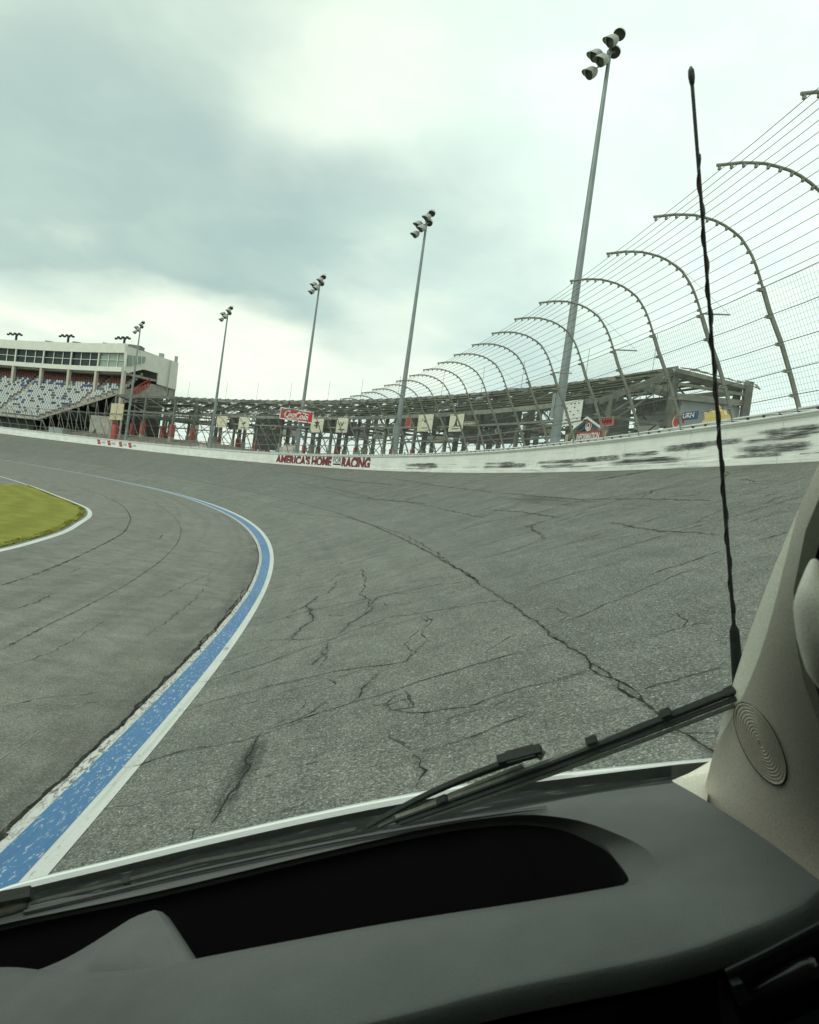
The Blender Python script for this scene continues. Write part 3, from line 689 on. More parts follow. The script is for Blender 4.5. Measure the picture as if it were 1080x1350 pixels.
# ------------------------------------------------------------------ light poles
def lamp_head(aim):
    b = MB(); g = MB(); aim = np.array(aim, float); aim /= np.linalg.norm(aim)
    P = [-.30*aim, -.26*aim, -.14*aim, .0*aim, .19*aim]
    b.tube(P, [.05, .13, .22, .265, .265], 14, False)
    up = np.array([0, 0, 1.]); sd_ = np.cross(aim, up); sd_ /= np.linalg.norm(sd_); tp = np.cross(sd_, aim)
    rows = []
    for k in (0., .22):      # visor
        rows.append([.19*aim*1+aim*k*(math.sin(a))+.265*(math.cos(a)*sd_+math.sin(a)*tp) for a in np.linspace(.0, math.pi, 11)])
    b.sheet(rows); rows2 = [[q*1.0+tp*.006 for q in r] for r in rows]; b.sheet(rows2, flip=True)
    g.tube([.10*aim, .12*aim], .255, 14)
    return b, g
def light_pole(label, s, first=None, cab=True):
    off = W+1.1; z0 = ZB+.15; root = empty('light_pole', pol(s, off, z0)); root.rotation_euler = (0, 0, s/R0)
    tag(root, label, 'light pole', 'tall floodlight poles behind the fence')
    HT = 18.7
    pb = MB(); pb.tube([(0, 0, 0), (0, 0, .02)], .45, 10); pb.tube([(0, 0, 0), (0, 0, 1), (0, 0, HT)], [.235, .225, .085], 12); pb.build('pole', M['pole'], root, True)
    if cab:
        c = MB(); c.box((-.0, .42, 3.05), .16, .17, .55); c.bar((0, .1, 2.7), (0, .4, 2.7), .06); c.bar((0, .1, 3.4), (0, .4, 3.4), .06); c.build('cabinet', M['box'], root)
    # cross arms: image-plane layout of the near pole measured in metres, arms along and across the track
    arms = MB(); heads = [(.30, -.12, .95), (.28, .10, .28), (-.10, -.35, .45), (-.55, .15, -.05), (-.38, -.25, -.42), (-.62, .25, -.80)]
    arms.bar((.35, 0, HT+.95), (-.1, 0, HT+.35), .09); arms.bar((0, 0, HT-.6), (0, 0, HT+.9), .12); arms.bar((.35, 0, HT+.3), (-.65, 0, HT-.35), .09); arms.bar((0, -.3, HT+.3), (0, .3, HT+.3), .07)
    arms.build('crossarm', M['pole'], root)
    for (x, y, z) in heads:
        aim = (-.45, -.72, -.60) if x > 0 else (-.78, -.1, -.62); hb, hg = lamp_head(aim)
        o = hb.build('lamp', M['lamp_white'], root, True, off=(x, y, HT+z)); g = hg.build('lens', M['lamp_glass'], o, False, off=(x, y, HT+z))
        br = MB(); br.bar((x, y, HT+z+.1), (x*.45, 0, HT+z*.7+.05), .05); br.build('bracket', M['pole'], root)
light_pole('nearest and tallest looking floodlight pole rising behind the curved fence on the right', 36.5)
light_pole('second nearest floodlight pole with grey cabinet, left of the tallest pole', 60.5)
light_pole('floodlight pole carrying the red and white drink sign', 83.3)
light_pole('floodlight pole between the red sign pole and the grandstand end pole', 107.3, cab=False)
light_pole('farthest floodlight pole, standing in front of the white grandstand end wall', 132.1, cab=False)

# ------------------------------------------------------------------ panels set along the track, given by picture corners
def quadpanel(u0, v0, u1, v1, off, mt, th=.06, parent=None, po=None, name='panel', dv=None):
    """panel facing the track; u0,v0 = top-left corner, u1 = right side, v1 = bottom at the left, both seen at radius off"""
    sL, zt = cyl(u0, v0, off); sR, _ = cyl(u1, v0+(u1-u0)*.14, off); _, zb_ = cyl(u0, v1, off)
    b = MB(); b.hexa([pol(sL, off, zb_), pol(sR, off, zb_), pol(sR, off+th, zb_), pol(sL, off+th, zb_)], [pol(sL, off, zt), pol(sR, off, zt), pol(sR, off+th, zt), pol(sL, off+th, zt)])
    return b, sL, sR, zb_, zt
def sign(u0, v0, u1, v1, off, mt, name, label, cat, border=None, group=None, th=.08):
    b, sL, sR, z0, z1 = quadpanel(u0, v0, u1, v1, off, mt, th)
    root = empty(name, pol((sL+sR)/2, off, z0)); po = tuple(-x for x in root.location)
    tag(root, label, cat, group); b.build('board', mt, root, off=po)
    if border:
        w = min(abs(sL-sR), z1-z0)*.06; bb = MB()
        for (a, c, e, f) in [(sL, sR, z0, z0+w), (sL, sR, z1-w, z1), (sL, sL-w, z0+w, z1-w), (sR+w, sR, z0+w, z1-w)]:
            bb.hexa([pol(a, off-.03, e), pol(c, off-.03, e), pol(c, off-.004, e), pol(a, off-.004, e)], [pol(a, off-.03, f), pol(c, off-.03, f), pol(c, off-.004, f), pol(a, off-.004, f)])
        bb.build('border', border, root, off=po)
    return root, po, sL, sR, z0, z1
# red drink sign on the third pole, square to the oncoming cars
c_ = np.array(pol(83.3, W+1.1, 0)); dh = c_-EYE; dh[2] = 0; D_ = np.linalg.norm(dh)-.45; dh /= np.linalg.norm(dh); rx = np.array([dh[1], -dh[0], 0])
d_ = ray(391.2, 547.6); c_ = EYE+d_*(D_/math.hypot(d_[0], d_[1])); SW, SH = 40.6*D_/FPX/2*1.04, 13.6*D_/FPX/2*1.02
DS = empty('drink_sign', tuple(c_)); tag(DS, 'red sign with white border and white script lettering on a floodlight pole', 'sign'); dso = tuple(-x for x in c_)
UZ = np.array([0, 0, 1.]); AX = [rx, dh, UZ]
b = MB(); b.box(c_, SW, .06, SH, AX); b.build('board', M['sign_red'], DS, off=dso)
b = MB()
for k in (-1, 1): b.box(c_+UZ*k*SH-dh*.06, SW+.05, .03, .06, AX); b.box(c_+rx*k*SW-dh*.06, .06, .03, SH-.08, AX)
b.build('border', M['white'], DS, off=dso)
b = MB(); b.bar(c_+dh*.06, c_+dh*.4, .15); b.build('bracket', M['pole'], DS, off=dso)
def dst(body, a, b_, c, d, bold, shear):
    V, Fa, x0, x1, y0, y1 = glyphs(body, bold, shear)
    MB().add([c_+rx*SW*(2*(a+(b_-a)*(x-x0)/(x1-x0))-1)+UZ*SH*(2*(c+(d-c)*(y-y0)/(y1-y0))-1)-dh*.075 for x, y in V], Fa).build('lettering', M['white'], DS, off=dso)
dst('C', .12, .30, .14, .88, .03, .4); dst('oca', .25, .47, .30, .64, .04, .35); dst('C', .46, .63, .10, .86, .03, .4); dst('ola', .58, .86, .18, .74, .04, .35)
b = MB()
for pts_, w in (([(.15, .20), (.22, .10), (.32, .14), (.42, .22), (.5, .12)], .045), ([(.56, .88), (.66, .80), (.76, .78), (.88, .70)], .05)):
    rows = []
    for i, (x, y) in enumerate(pts_):
        k = w*math.sin(math.pi*(i+.6)/(len(pts_)+.2)); rows.append([c_+rx*SW*(2*x-1)+UZ*SH*(2*(y+e)-1)-dh*.08 for e in (-k, k)])
    b.sheet(rows)
b.build('swash', M['white'], DS, off=dso)
def put(root, po, body, sL, sR, z0, z1, off, a, b_, c, d, mt, bold=.0, shear=0., name='lettering'):
    V, Fa, x0, x1, y0, y1 = glyphs(body, bold, shear)
    vs = [pol(sL+(sR-sL)*(a+(b_-a)*(x-x0)/(x1-x0)), off, z0+(z1-z0)*(c+(d-c)*(y-y0)/(y1-y0))) for x, y in V]
    return MB().add(vs, Fa).build(name, mt, root, off=po)

# ------------------------------------------------------------------ stripped steel stand behind the fence
CR = empty('steel_stand'); coff = at_base(CR, 100, 30, ZB+.15)
tag(CR, 'long open steel stand of dark columns, trusses and gapped roof planks behind the catch fence', 'stand')
G0 = ZB+.15
def P3(s, o, z): return np.array(pol(s, o, z))
BAY = 5.85; NB = 16; SB = [57+BAY*i for i in range(NB+1)]
D = [(26.6, 12.35), (33.0, 15.75), (40.2, 15.5)]      # roof profile (offset, height)
rs = random.Random(3)
plank = 0
for i, s in enumerate(SB):
    g = MB()
    g.bar(P3(s, 26.6, 12.0), P3(s, 33, 15.4), .22, .45); g.bar(P3(s, 33, 15.4), P3(s, 40.2, 15.15), .22, .5)
    g.build('girder', M['steel'], CR, off=coff)
    g = MB(); g.bar(P3(s, 27.5, 11.0), P3(s, 40, 11.6), .16, .25); g.bar(P3(s, 27.4, 11.0), P3(s, 33, 15.2), .12); g.bar(P3(s, 33, 15.), P3(s, 38, 11.6), .12)
    g.bar(P3(s, 33.5, 15.), P3(s, 28.5, 11.1), .10); g.build('truss', M['steel'], CR, off=coff)
    for o_, zt, w in ((27.6, 12.4, .32), (33.4, 15.3, .5), (39.8, 15.3, .45)):
        c = MB(); c.box((P3(s, o_, G0)+P3(s, o_, zt))/2, w/2, w/2, (zt-G0)/2, [*fr(s), (0, 0, 1)]); c.build('column', M['steel'], CR, off=coff)
        zp = 8.9 if o_ > 30 else 8.2
        c = MB(); c.box((P3(s, o_-.02, G0)+P3(s, o_-.02, zp-1.6))/2, w*.85, w*.8, (zp-1.6-G0)/2, [*fr(s), (0, 0, 1)]); c.build('pier', M['concrete'] if (i+int(o_)) % 3 else M['white'], CR, off=coff)
        if (i+int(o_)) % 2 == 0: c = MB(); c.box(P3(s, o_-.02, zp-.75), w*.72, w*.66, .85, [*fr(s), (0, 0, 1)]); c.build('painted_sleeve', M['sleeve'], CR, off=coff)
        else: c = MB(); c.box(P3(s, o_-.02, zp-.75), w*.72, w*.66, .85, [*fr(s), (0, 0, 1)]); c.build('pier_sleeve', M['concrete'], CR, off=coff)
    if i == NB: break
    s1 = SB[i+1]
    g = MB()
    for (o_, z_, h, w) in ((33.0, 15.62, .55, .18), (26.6, 12.1, .42, .14), (40.2, 15.2, .5, .16), (27.2, 10.9, .2, .12), (33.3, 12.3, .25, .14)):
        g = MB(); g.bar(P3(s, o_, z_), P3(s1, o_, z_), w, h); g.build('beam', M['plank'] if i % 3 else M['steel'], CR, off=coff)
    g = MB()
    for o_, za, zb_ in ((27.5, 7.2, 11.), (33.4, 8.4, 12.2), (39.8, 8.5, 15)):
        if (i+int(o_)) % 2: g.bar(P3(s, o_, za), P3(s1, o_, zb_), .08); g.bar(P3(s, o_, zb_), P3(s1, o_, za), .08)
        g.bar(P3(s, o_, za-1.2), P3(s1, o_, za-1.2-.25), .09); g.bar(P3(s, o_, za-.5), P3(s1, o_, za-.8), .09)
    g.bar(P3(s, 27.0, 12.0), P3((s+s1)/2, 33, 15.3), .1); g.bar(P3((s+s1)/2, 33, 15.3), P3(s1, 27, 12.), .1)
    for o_, za, zb_ in ((30.2, 13.6, 13.6), (29, 11.2, 11.2), (36.5, 11.4, 11.4), (33.5, 10.2, 10.0), (27.6, 9.6, 9.4), (39.8, 12.6, 12.4)): g.bar(P3(s, o_, za), P3(s1, o_, zb_), .09, .14)
    for q_ in range(4):
        sa = s+BAY*q_/4; g.bar(P3(sa, 27.5, 11.0), P3(sa+BAY/8, 27.0, 12.1), .05); g.bar(P3(sa+BAY/8, 27., 12.1), P3(sa+BAY/4, 27.5, 11.0), .05); g.bar(P3(sa, 33.2, 12.3), P3(sa+BAY/8, 33.2, 15.5), .05); g.bar(P3(sa+BAY/8, 33.2, 15.5), P3(sa+BAY/4, 33.2, 12.3), .05)
        g.bar(P3(sa, 39.8, G0), P3(sa, 39.8, 8.4), .06); g.bar(P3(sa+.6, 34.4, G0), P3(sa+.6, 34.4, 6.9), .05)
    g.build('brace', M['steel'], CR, off=coff)
    # planks of the raked deck (gaps show the sky)
    for k in range(15):
        if rs.random() < .10: continue
        if k < 8: a = k/8; o_ = 26.9+a*5.9; z_ = 12.5+a*3.25; hw = .27
        else: a = (k-8)/7; o_ = 33.5+a*6.4; z_ = 15.80-.25*a; hw = .34
        if k < 3: hw = .30
        j = rs.uniform(-.06, .06); sa = s+(.0 if k < 4 else rs.uniform(.05, .5)); sb_ = s1-(.0 if k < 3 else rs.uniform(.05, .9)+(BAY*.45 if rs.random() < .3 else 0))
        up = np.cross(P3(sb_, o_, z_)-P3(sa, o_, z_), fr(s)[0]); 
        g = MB(); g.bar(P3(sa, o_, z_+j), P3(sb_, o_, z_+j+rs.uniform(-.05, .05)), hw*2, .03); g.build('deck_plank', M['plank'], CR, off=coff); plank += 1
    g = MB(); q = P3((s+s1)/2, 33, 15.8)    # notched upstands along the top edge
    for a in (.02, .34, .67): g.bar(P3(s+BAY*a, 32.7, 15.75), P3(s+BAY*a, 33.6, 16.05), .25, .18)
    g.build('edge_bracket', M['steel'], CR, off=coff)
for u in (165+83, 298, 339, 383, 433, 476, 525, 582, 634, 686, 769, 856):
    s, z = cyl(u, 520, 33.2); g = MB(); g.tube([P3(s, 33.2, 15.7), P3(s, 33.2, 19.0)], .022, 4); g.build('thin_rod', M['steel'], CR, off=coff)
# end of the stand: grey cladding and end post
g = MB(); e = [rad(u, v, 56.7) for u, v in [(899, 523), (953, 531), (976, 537), (970, 575), (893, 585)]]
P = [pol(56.7, o, z) for o, z in e]; P2 = [pol(56.9, o, z) for o, z in e]
g.add(P+P2, [(0, 1, 2, 3, 4), (9, 8, 7, 6, 5)]+[(i, (i+1) % 5, 5+(i+1) % 5, 5+i) for i in range(5)]); g.build('end_cladding', M['lilac'], CR, off=coff)
g = MB()
for k in range(9):
    a = k/8; g.bar(P3(56.3-.5*a, 33.2+7*a, 15.8-.1*a), P3(56.3-1.3+a*.4, min(40.2, 33.7+7*a), 15.55-.3*a), .25, .07)
g.bar(P3(56.6, 32.9, 15.6), P3(56.6, 40.4, 15.5), .3, .35); g.bar(P3(56.6, 33.5, 13.6), P3(56.6, 40.3, 14.2), .2, .5); g.bar(P3(56.6, 33.5, 14.6), P3(56.6, 40.3, 14.9), .2, .25)
g.build('end_frame', M['plank'], CR, off=coff)
g = MB(); g.box((P3(56.5, 40.3, G0)+P3(56.5, 40.3, 16.0))/2, .3, .3, (16-G0)/2); g.build('end_post', M['steel'], CR, off=coff)
for s in (133.5, 141.5, 149.5):
    for o_ in (20.6, 24.5):
        c = MB(); c.box((P3(s, o_, G0)+P3(s, o_, 13.9))/2, .17, .17, (13.9-G0)/2, [*fr(s), (0, 0, 1)]); c.build('column', M['steel'], CR, off=coff)
        c = MB(); c.box(P3(s, o_, 8.4), .36, .34, 1.0, [*fr(s), (0, 0, 1)]); c.build('painted_sleeve', M['sleeve'], CR, off=coff)
        c = MB(); c.box((P3(s, o_, G0)+P3(s, o_, 7.4))/2, .36, .34, (7.4-G0)/2, [*fr(s), (0, 0, 1)]); c.build('pier', M['concrete'], CR, off=coff)
    g = MB(); g.bar(P3(s, 20.4, 13.9), P3(s, 27, 12.6), .2, .35); g.build('girder', M['steel'], CR, off=coff)
for s in (133.5, 141.5):
    for o_, z_ in ((20.6, 13.8), (24.5, 13.1), (20.6, 11.2), (24.5, 10.9)): g = MB(); g.bar(P3(s, o_, z_), P3(s+8, o_, z_), .16, .32); g.build('beam', M['steel'], CR, off=coff)
    g = MB(); g.bar(P3(s, 20.6, 11.2), P3(s+8, 20.6, 13.8), .1); g.build('brace', M['steel'], CR, off=coff)
    for k in range(7): g = MB(); g.bar(P3(s+.1, 20.8+k*.85, 14.05-k*.19), P3(s+7.8, 20.8+k*.85, 14.05-k*.19), .5, .07); g.build('deck_plank', M['plank'], CR, off=coff)
# dark and pale back panels under the roof
def back(u0, v0, u1, v1, off, mt, nm='back_panel'):
    b, *q = quadpanel(u0, v0, u1, v1, off, mt, .1); b.build(nm, mt, CR, off=coff); return q
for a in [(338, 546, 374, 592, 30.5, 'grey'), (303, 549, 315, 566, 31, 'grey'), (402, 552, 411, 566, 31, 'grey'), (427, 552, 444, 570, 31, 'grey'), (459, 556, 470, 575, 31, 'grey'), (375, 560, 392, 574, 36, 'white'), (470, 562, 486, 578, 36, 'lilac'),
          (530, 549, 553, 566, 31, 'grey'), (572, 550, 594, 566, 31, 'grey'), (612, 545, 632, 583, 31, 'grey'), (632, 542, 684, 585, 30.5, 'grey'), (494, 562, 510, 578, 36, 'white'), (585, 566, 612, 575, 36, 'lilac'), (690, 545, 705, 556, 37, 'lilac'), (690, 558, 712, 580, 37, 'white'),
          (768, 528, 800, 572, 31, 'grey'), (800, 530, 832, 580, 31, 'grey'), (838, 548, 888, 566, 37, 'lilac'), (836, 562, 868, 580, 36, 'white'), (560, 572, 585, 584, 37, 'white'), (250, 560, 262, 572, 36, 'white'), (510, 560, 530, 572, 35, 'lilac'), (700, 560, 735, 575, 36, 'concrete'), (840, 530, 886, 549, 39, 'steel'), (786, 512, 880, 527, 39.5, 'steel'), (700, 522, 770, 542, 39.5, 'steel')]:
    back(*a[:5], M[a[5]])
# logos on the dark panels
def disc(u, v, r_px, off, mt, root, po, nm='emblem'):
    s, z = cyl(u, v, off); s2, _ = cyl(u+r_px, v, off); R_ = abs(s-s2)
    V = [pol(s+R_*math.cos(a), off, z+R_*math.sin(a)*.9*cyl_scale(u, v, off)) for a in np.linspace(0, 2*math.pi, 14, endpoint=False)]
    return MB().add(V, [tuple(range(13, -1, -1))]).build(nm, mt, root, off=po)
def cyl_scale(u, v, off):
    s, z = cyl(u, v, off); s2, _ = cyl(u+1, v+.14, off); _, z2 = cyl(u, v+1, off); return abs(z-z2)/abs(s-s2)
for u, v, r, m_ in [(347, 562, 4, 'white'), (347, 562, 3, 'navy'), (360, 563, 4.2, 'white'), (360, 562, 3, 'red'), (641, 565, 4.5, 'white'), (641, 565, 3.3, 'navy'), (657, 568, 4.5, 'white'), (657, 568, 3, 'navy'), (642, 561, 2, 'concrete')]:
    disc(u, v, r, 30.4-(.05 if r < 4 else 0), M[m_], CR, coff)
def ptext(body, u0, v0, u1, v1, off, mt, root, po, bold=.02):
    sL, zt = cyl(u0, v0, off); sR, _ = cyl(u1, v0+(u1-u0)*.14, off); _, zb_ = cyl(u0, v1, off)
    V, Fa, x0, x1, y0, y1 = glyphs(body, bold)
    return MB().add([pol(sL+(sR-sL)*(x-x0)/(x1-x0), off, zb_+(zt-zb_)*(y-y0)/(y1-y0)) for x, y in V], Fa).build('lettering', mt, root, off=po)

# banners hung between the columns
ban = [(286.5, 548, 300, 563, 'cream banner with faint gold emblem, leftmost hanging banner beside the dark columns', 'e'), (316, 549.5, 329.5, 566, 'cream banner with small green emblem, left of the dark panel with round logos', 'o'),
       (411, 552, 427, 570, 'cream banner with dark winged emblem just right of the red drink sign', 'w'), (445, 551, 459.5, 570, 'cream banner with dark V shaped emblem, second banner right of the red sign', 'v'),
       (552.5, 547, 571.5, 569, 'cream banner with faint round crest, right of the second nearest light pole', 'c'), (594, 546.5, 612, 569, 'cream banner with dark tower shaped emblem beside the small black sign', 't'),
       (740, 530, 768, 562, 'large white banner dotted with small dark marks behind the tallest pole', 'd')]
for (u0, v0, u1, v1, lab, em) in ban:
    root, po, sL, sR, z0, z1 = sign(u0, v0, u1, v1, 26.3, M['white'] if em == 'd' else M['cream'], 'banner', lab, 'banner', None, 'banners hung on the steel stand', .04)
    q = MB(); q.bar(P3(sL+.1, 26.35, z1), P3(sR-.1, 26.35, z1), .07); q.build('hanging_rod', M['steel'], root, off=po)
    b = MB(); X = lambda a: sL+(sR-sL)*a; Zz = lambda c: z0+(z1-z0)*c
    def poly(P): b.add([pol(X(x), 26.26, Zz(y)) for x, y in P], [tuple(range(len(P)))])
    if em == 't': poly([(.5, .85), (.42, .42), (.32, .25), (.43, .30), (.5, .36), (.57, .30), (.68, .25), (.58, .42)]); poly([(.25, .14), (.75, .14), (.75, .18), (.25, .18)])
    elif em == 'v': poly([(.33, .75), (.48, .42), (.52, .42), (.67, .75), (.58, .68), (.5, .52), (.42, .68)]); poly([(.22, .18), (.78, .18), (.78, .24), (.22, .24)])
    elif em == 'w': poly([(.28, .70), (.42, .80), (.58, .80), (.72, .70), (.58, .66), (.56, .36), (.5, .30), (.44, .36), (.42, .66)]); poly([(.3, .45), (.44, .5), (.44, .55), (.3, .55)])
    elif em == 'd':
        r9 = random.Random(2)
        for i in range(5):
            for j in range(6):
                if (i+j) % 2 or r9.random() < .3: x, y = .16+i*.17, .12+j*.15; poly([(x-.035, y-.012), (x+.03, y-.02), (x+.04, y+.015), (x-.02, y+.025)])
    elif em == 'c': poly([(.42, .62), (.58, .62), (.5, .5)]); poly([(.3, .75), (.36, .72), (.36, .68), (.28, .70)]); poly([(.3, .2), (.7, .2), (.7, .23), (.3, .23)])
    else: poly([(.3, .45), (.6, .62), (.7, .55), (.45, .38)]); poly([(.25, .16), (.72, .16), (.72, .2), (.25, .2)])
    b.build('print', M['navy'] if em not in 'e' else M['tan'], root, off=po)
root, po, sL, sR, z0, z1 = sign(612, 556, 631, 561.5, 25.9, M['textdark'], 'small_sign', 'small black sign with cream border and lettering beside the tower emblem banner', 'sign', M['cream'])
b = MB()
r9 = random.Random(8)
for k in range(9):
    x = .1+k*.09; h = r9.uniform(.25, .35); w = .03; b.add([pol(sL+(sR-sL)*a, 25.85, z0+(z1-z0)*c) for a, c in [(x-w, .5-h), (x+w, .5-h), (x+w, .5+h*r9.uniform(.3, 1)), (x-w, .5+h)]], [(0, 1, 2, 3)])
b.build('lettering', M['cream'], root, off=po)
for (u0, v0, u1, v1, lab, ln) in [(536, 550, 543, 563, 'narrow red board hanging just right of the second nearest light pole', 0), (792, 551, 809, 562, 'red board with pale trim hanging right of the blue kiosk gable', 1)]:
    root, po, sL, sR, z0, z1 = sign(u0, v0, u1, v1, 25.5, M['red'], 'red_board', lab, 'board', M['concrete'])
    if ln: 
        for k in range(4): q = MB(); q.bar(P3(sL+(sR-sL)*(.2+.2*k), 25.42, z0+.2), P3(sL+(sR-sL)*(.28+.2*k), 25.42, z1-.2), .09, .02); q.build('stripe', M['textdark'], root, off=po)

# information kiosk with blue gable
off = W+6.5
sL, zr = cyl(760, 565, off); sR, _ = cyl(793, 567, off); sM, zt = cyl(779, 553, off); sF, zf = cyl(741, 566, off)
K = empty('information_kiosk', pol(sM, off, G0)); po = tuple(-x for x in K.location); tag(K, 'kiosk with white roof, blue gable with round emblem and red lettered fascia behind the wall', 'kiosk')
zr = (zr+cyl(792, 566, off)[1])/2; sM = (sL+sR)/2
b = MB(); P = [pol(sL, off, zr), pol(sR, off, zr), pol(sM, off, zt)]; Q = [pol(sL+3.4, off+1.8, zr), pol(sR+3.4, off+1.8, zr), pol(sM+3.4, off+1.8, zt)]
b.add(P+Q, [(0, 2, 1), (3, 4, 5)]); b.build('gable', M['blue'], K, off=po)
for nm, a, c in (('roof', sL+.25, sM), ('roof', sR-.25, sM)):
    b = MB(); b.hexa([pol(a, off-.2, zr-.1), pol(c, off-.2, zt+.03), pol(c+3.5, off+1.8, zt+.03), pol(a+3.5, off+1.8, zr-.1)], [pol(a, off-.2, zr+.02), pol(c, off-.2, zt+.16), pol(c+3.5, off+1.8, zt+.16), pol(a+3.5, off+1.8, zr+.02)]); b.build(nm, M['white'], K, off=po)
b = MB(); b.hexa([pol(sL-.1, off+.02, zr-.75), pol(sR-.1, off+.02, zr-.75), pol(sR-.1, off+.2, zr-.75), pol(sL-.1, off+.2, zr-.75)], [pol(sL-.1, off+.02, zr-.12), pol(sR-.1, off+.02, zr-.12), pol(sR-.1, off+.2, zr-.12), pol(sL-.1, off+.2, zr-.12)]); b.build('fascia', M['red'], K, off=po)
V, Fa, x0, x1, y0, y1 = glyphs('INFORMATION', .03)
MB().add([pol(sL-.2+(sR-sL+.3)*(x-x0)/(x1-x0), off-.02, zr-.62+.38*(y-y0)/(y1-y0)) for x, y in V], Fa).build('lettering', M['white'], K, off=po)
zc = zr+(zt-zr)*.40
for R_, m_, dy in ((.34, 'white', 0), (.28, 'red', .03), (.18, 'white', -.05), (.09, 'navy', -.02)):
    V = [pol(sM-R_*math.cos(a), off-.03-(.34-R_)*.1, zc+dy+R_*math.sin(a)) for a in np.linspace(0, 2*math.pi, 18, endpoint=False)]; MB().add(V, [tuple(range(18))]).build('emblem', M[m_], K, off=po)
for a in (sF, (sF+sL)/2, sL-.3, sR+.3):
    b = MB(); b.bar(pol(a, off+.4, G0), pol(a, off+.4, zr-.1), .14); b.build('kiosk_post', M['tan'], K, off=po)
b = MB(); b.hexa([pol(sL, off+1, G0), pol(sR, off+1, G0), pol(sR+.6, off+3.6, G0), pol(sL+.6, off+3.6, G0)], [pol(sL, off+1, zr-.1), pol(sR, off+1, zr-.1), pol(sR+.6, off+3.6, zr-.1), pol(sL+.6, off+3.6, zr-.1)]); b.build('kiosk_wall', M['grey'], K, off=po)

# cut-out boards near the end of the stand
off = W+9
root, po, sL, sR, z0, z1 = sign(900, 544, 919, 554, off, M['blue'], 'lettered_board', 'dark blue board with white letters in front of the grey end cladding', 'sign')
put(root, po, 'URN', sL, sR, z0, z1, off-.05, .12, .88, .18, .82, M['white'], .03)
b = MB(); s_, z_ = cyl(893, 556, off); rb = empty('round_logo_board', pol(s_, off, G0)); pb_ = tuple(-x for x in rb.location); tag(rb, 'round red and white logo board left of the dark blue lettered board', 'sign')
for R_, m_ in ((.40, 'red'), (.33, 'white'), (.27, 'red')):
    V = [pol(s_-R_*math.cos(a), off-.02*(1.-R_)*3, z_+R_*math.sin(a)) for a in np.linspace(0, 2*math.pi, 18, endpoint=False)]; V2 = [pol(s_-R_*math.cos(a), off+.1, z_+R_*math.sin(a)) for a in np.linspace(0, 2*math.pi, 18, endpoint=False)]
    MB().add(V+V2, [tuple(range(18))]+[(i, 18+i, 18+(i+1) % 18, (i+1) % 18) for i in range(18)]).build('disc', M[m_], rb, off=pb_)
b = MB(); b.bar(pol(s_, off+.15, G0), pol(s_, off+.15, z_), .12); b.build('support', M['steel'], rb, off=pb_)
# yellow flame-shaped cut-out
s_, z_ = cyl(943, 560, off-.5); fb = empty('yellow_cutout', pol(s_, off-.5, G0)); pf = tuple(-x for x in fb.location); tag(fb, 'yellow crown shaped cut-out board standing behind the wall near the right end', 'board')
out = [(923, 563), (926, 555), (930, 553), (928, 543), (934, 545), (938, 540), (942, 546), (945, 533), (950, 543), (954, 540), (956, 547), (961, 546), (960, 557), (963, 566)]
F1 = [cyl(u, v, off-.5) for u, v in out]; V = [pol(a, off-.5, z) for a, z in F1]; V2 = [pol(a, off-.35, z) for a, z in F1]; n_ = len(V)
MB().add(V+V2, [tuple(range(n_)), tuple(range(2*n_-1, n_-1, -1))]+[(i, (i+1) % n_, n_+(i+1) % n_, n_+i) for i in range(n_)]).build('board', M['yellow'], fb, off=pf)
for u in (930, 937, 944, 950, 957): 
    a, z = cyl(u, 552, off-.5); a2, z2 = cyl(u+.8, 562, off-.5); b = MB(); b.bar(pol(a, off-.53, z), pol(a2, off-.53, z2), .06, .03); b.build('fold', M['tan'], fb, off=pf)
b = MB(); b.bar(pol(s_, off-.3, G0), pol(s_, off-.3, z_), .12); b.build('support', M['steel'], fb, off=pf)

# dirt bank, heaps, tarps seen through the fence
b = MB(); rows = []
rb_ = random.Random(4)
for s in ss(104, 214, 1.5):
    k = min(1, (s-104)/20); row = []
    for o_, h in ((W+2, .3), (W+5, 1.0), (W+8, 1.9), (W+11, 2.4), (W+15, 2.6), (W+22, 2.6)):
        row.append(pol(s, o_+rb_.uniform(-.3, .3), G0+h*(.45+.55*k)*rb_.uniform(.85, 1.15)))
    rows.append(row)
b.sheet(rows, flip=True); tag(b.build('dirt_bank', M['dirt'], smooth=True), kind='structure')
for (u, v, off_, rx, rz, mt, nm, lab, cat) in [(266, 588, W+5, 2.4, 1.7, 'rubble', 'rubble_heap', 'pale rubble heap beside the foot of a floodlight pole, left heap', 'heap'), (384, 594, W+4, 2.6, 2.2, 'rubble', 'rubble_heap', 'pale rubble heap left of the foot of the red sign pole', 'heap'),
        (375, 590, W+9, 1.9, 2.5, 'teal', 'tarp_bundle', 'larger teal tarp bundle behind the rubble heap left of the red sign pole', 'tarp'), (472, 592, W+9, 1.3, 2.2, 'teal', 'tarp_bundle', 'teal tarp bundle under the V emblem banner', 'tarp'), (298, 586, W+6, .9, 1.4, 'teal', 'tarp_bundle', 'small teal tarp right of the left rubble heap', 'tarp'),
        (449, 596, W+10, 2.6, 1.9, 'dark', 'dark_cart', 'dark covered cart standing behind the wall below the V emblem banner', 'cart'), (534, 590, W+8, .8, 2.2, 'teal', 'tarp_bundle', 'narrow teal tarp right of the second nearest pole', 'tarp')]:
    s_, z_ = cyl(u, v, off_); b = MB(); b.blobby((0, 0, 0), rx*.6, rx, rz, 12, 8, .16); r_ = empty
    o = b.build(nm, M[mt], None, True); o.location = pol(s_, off_, G0+.05); o.rotation_euler = (0, 0, s_/R0); tag(o, lab, cat)

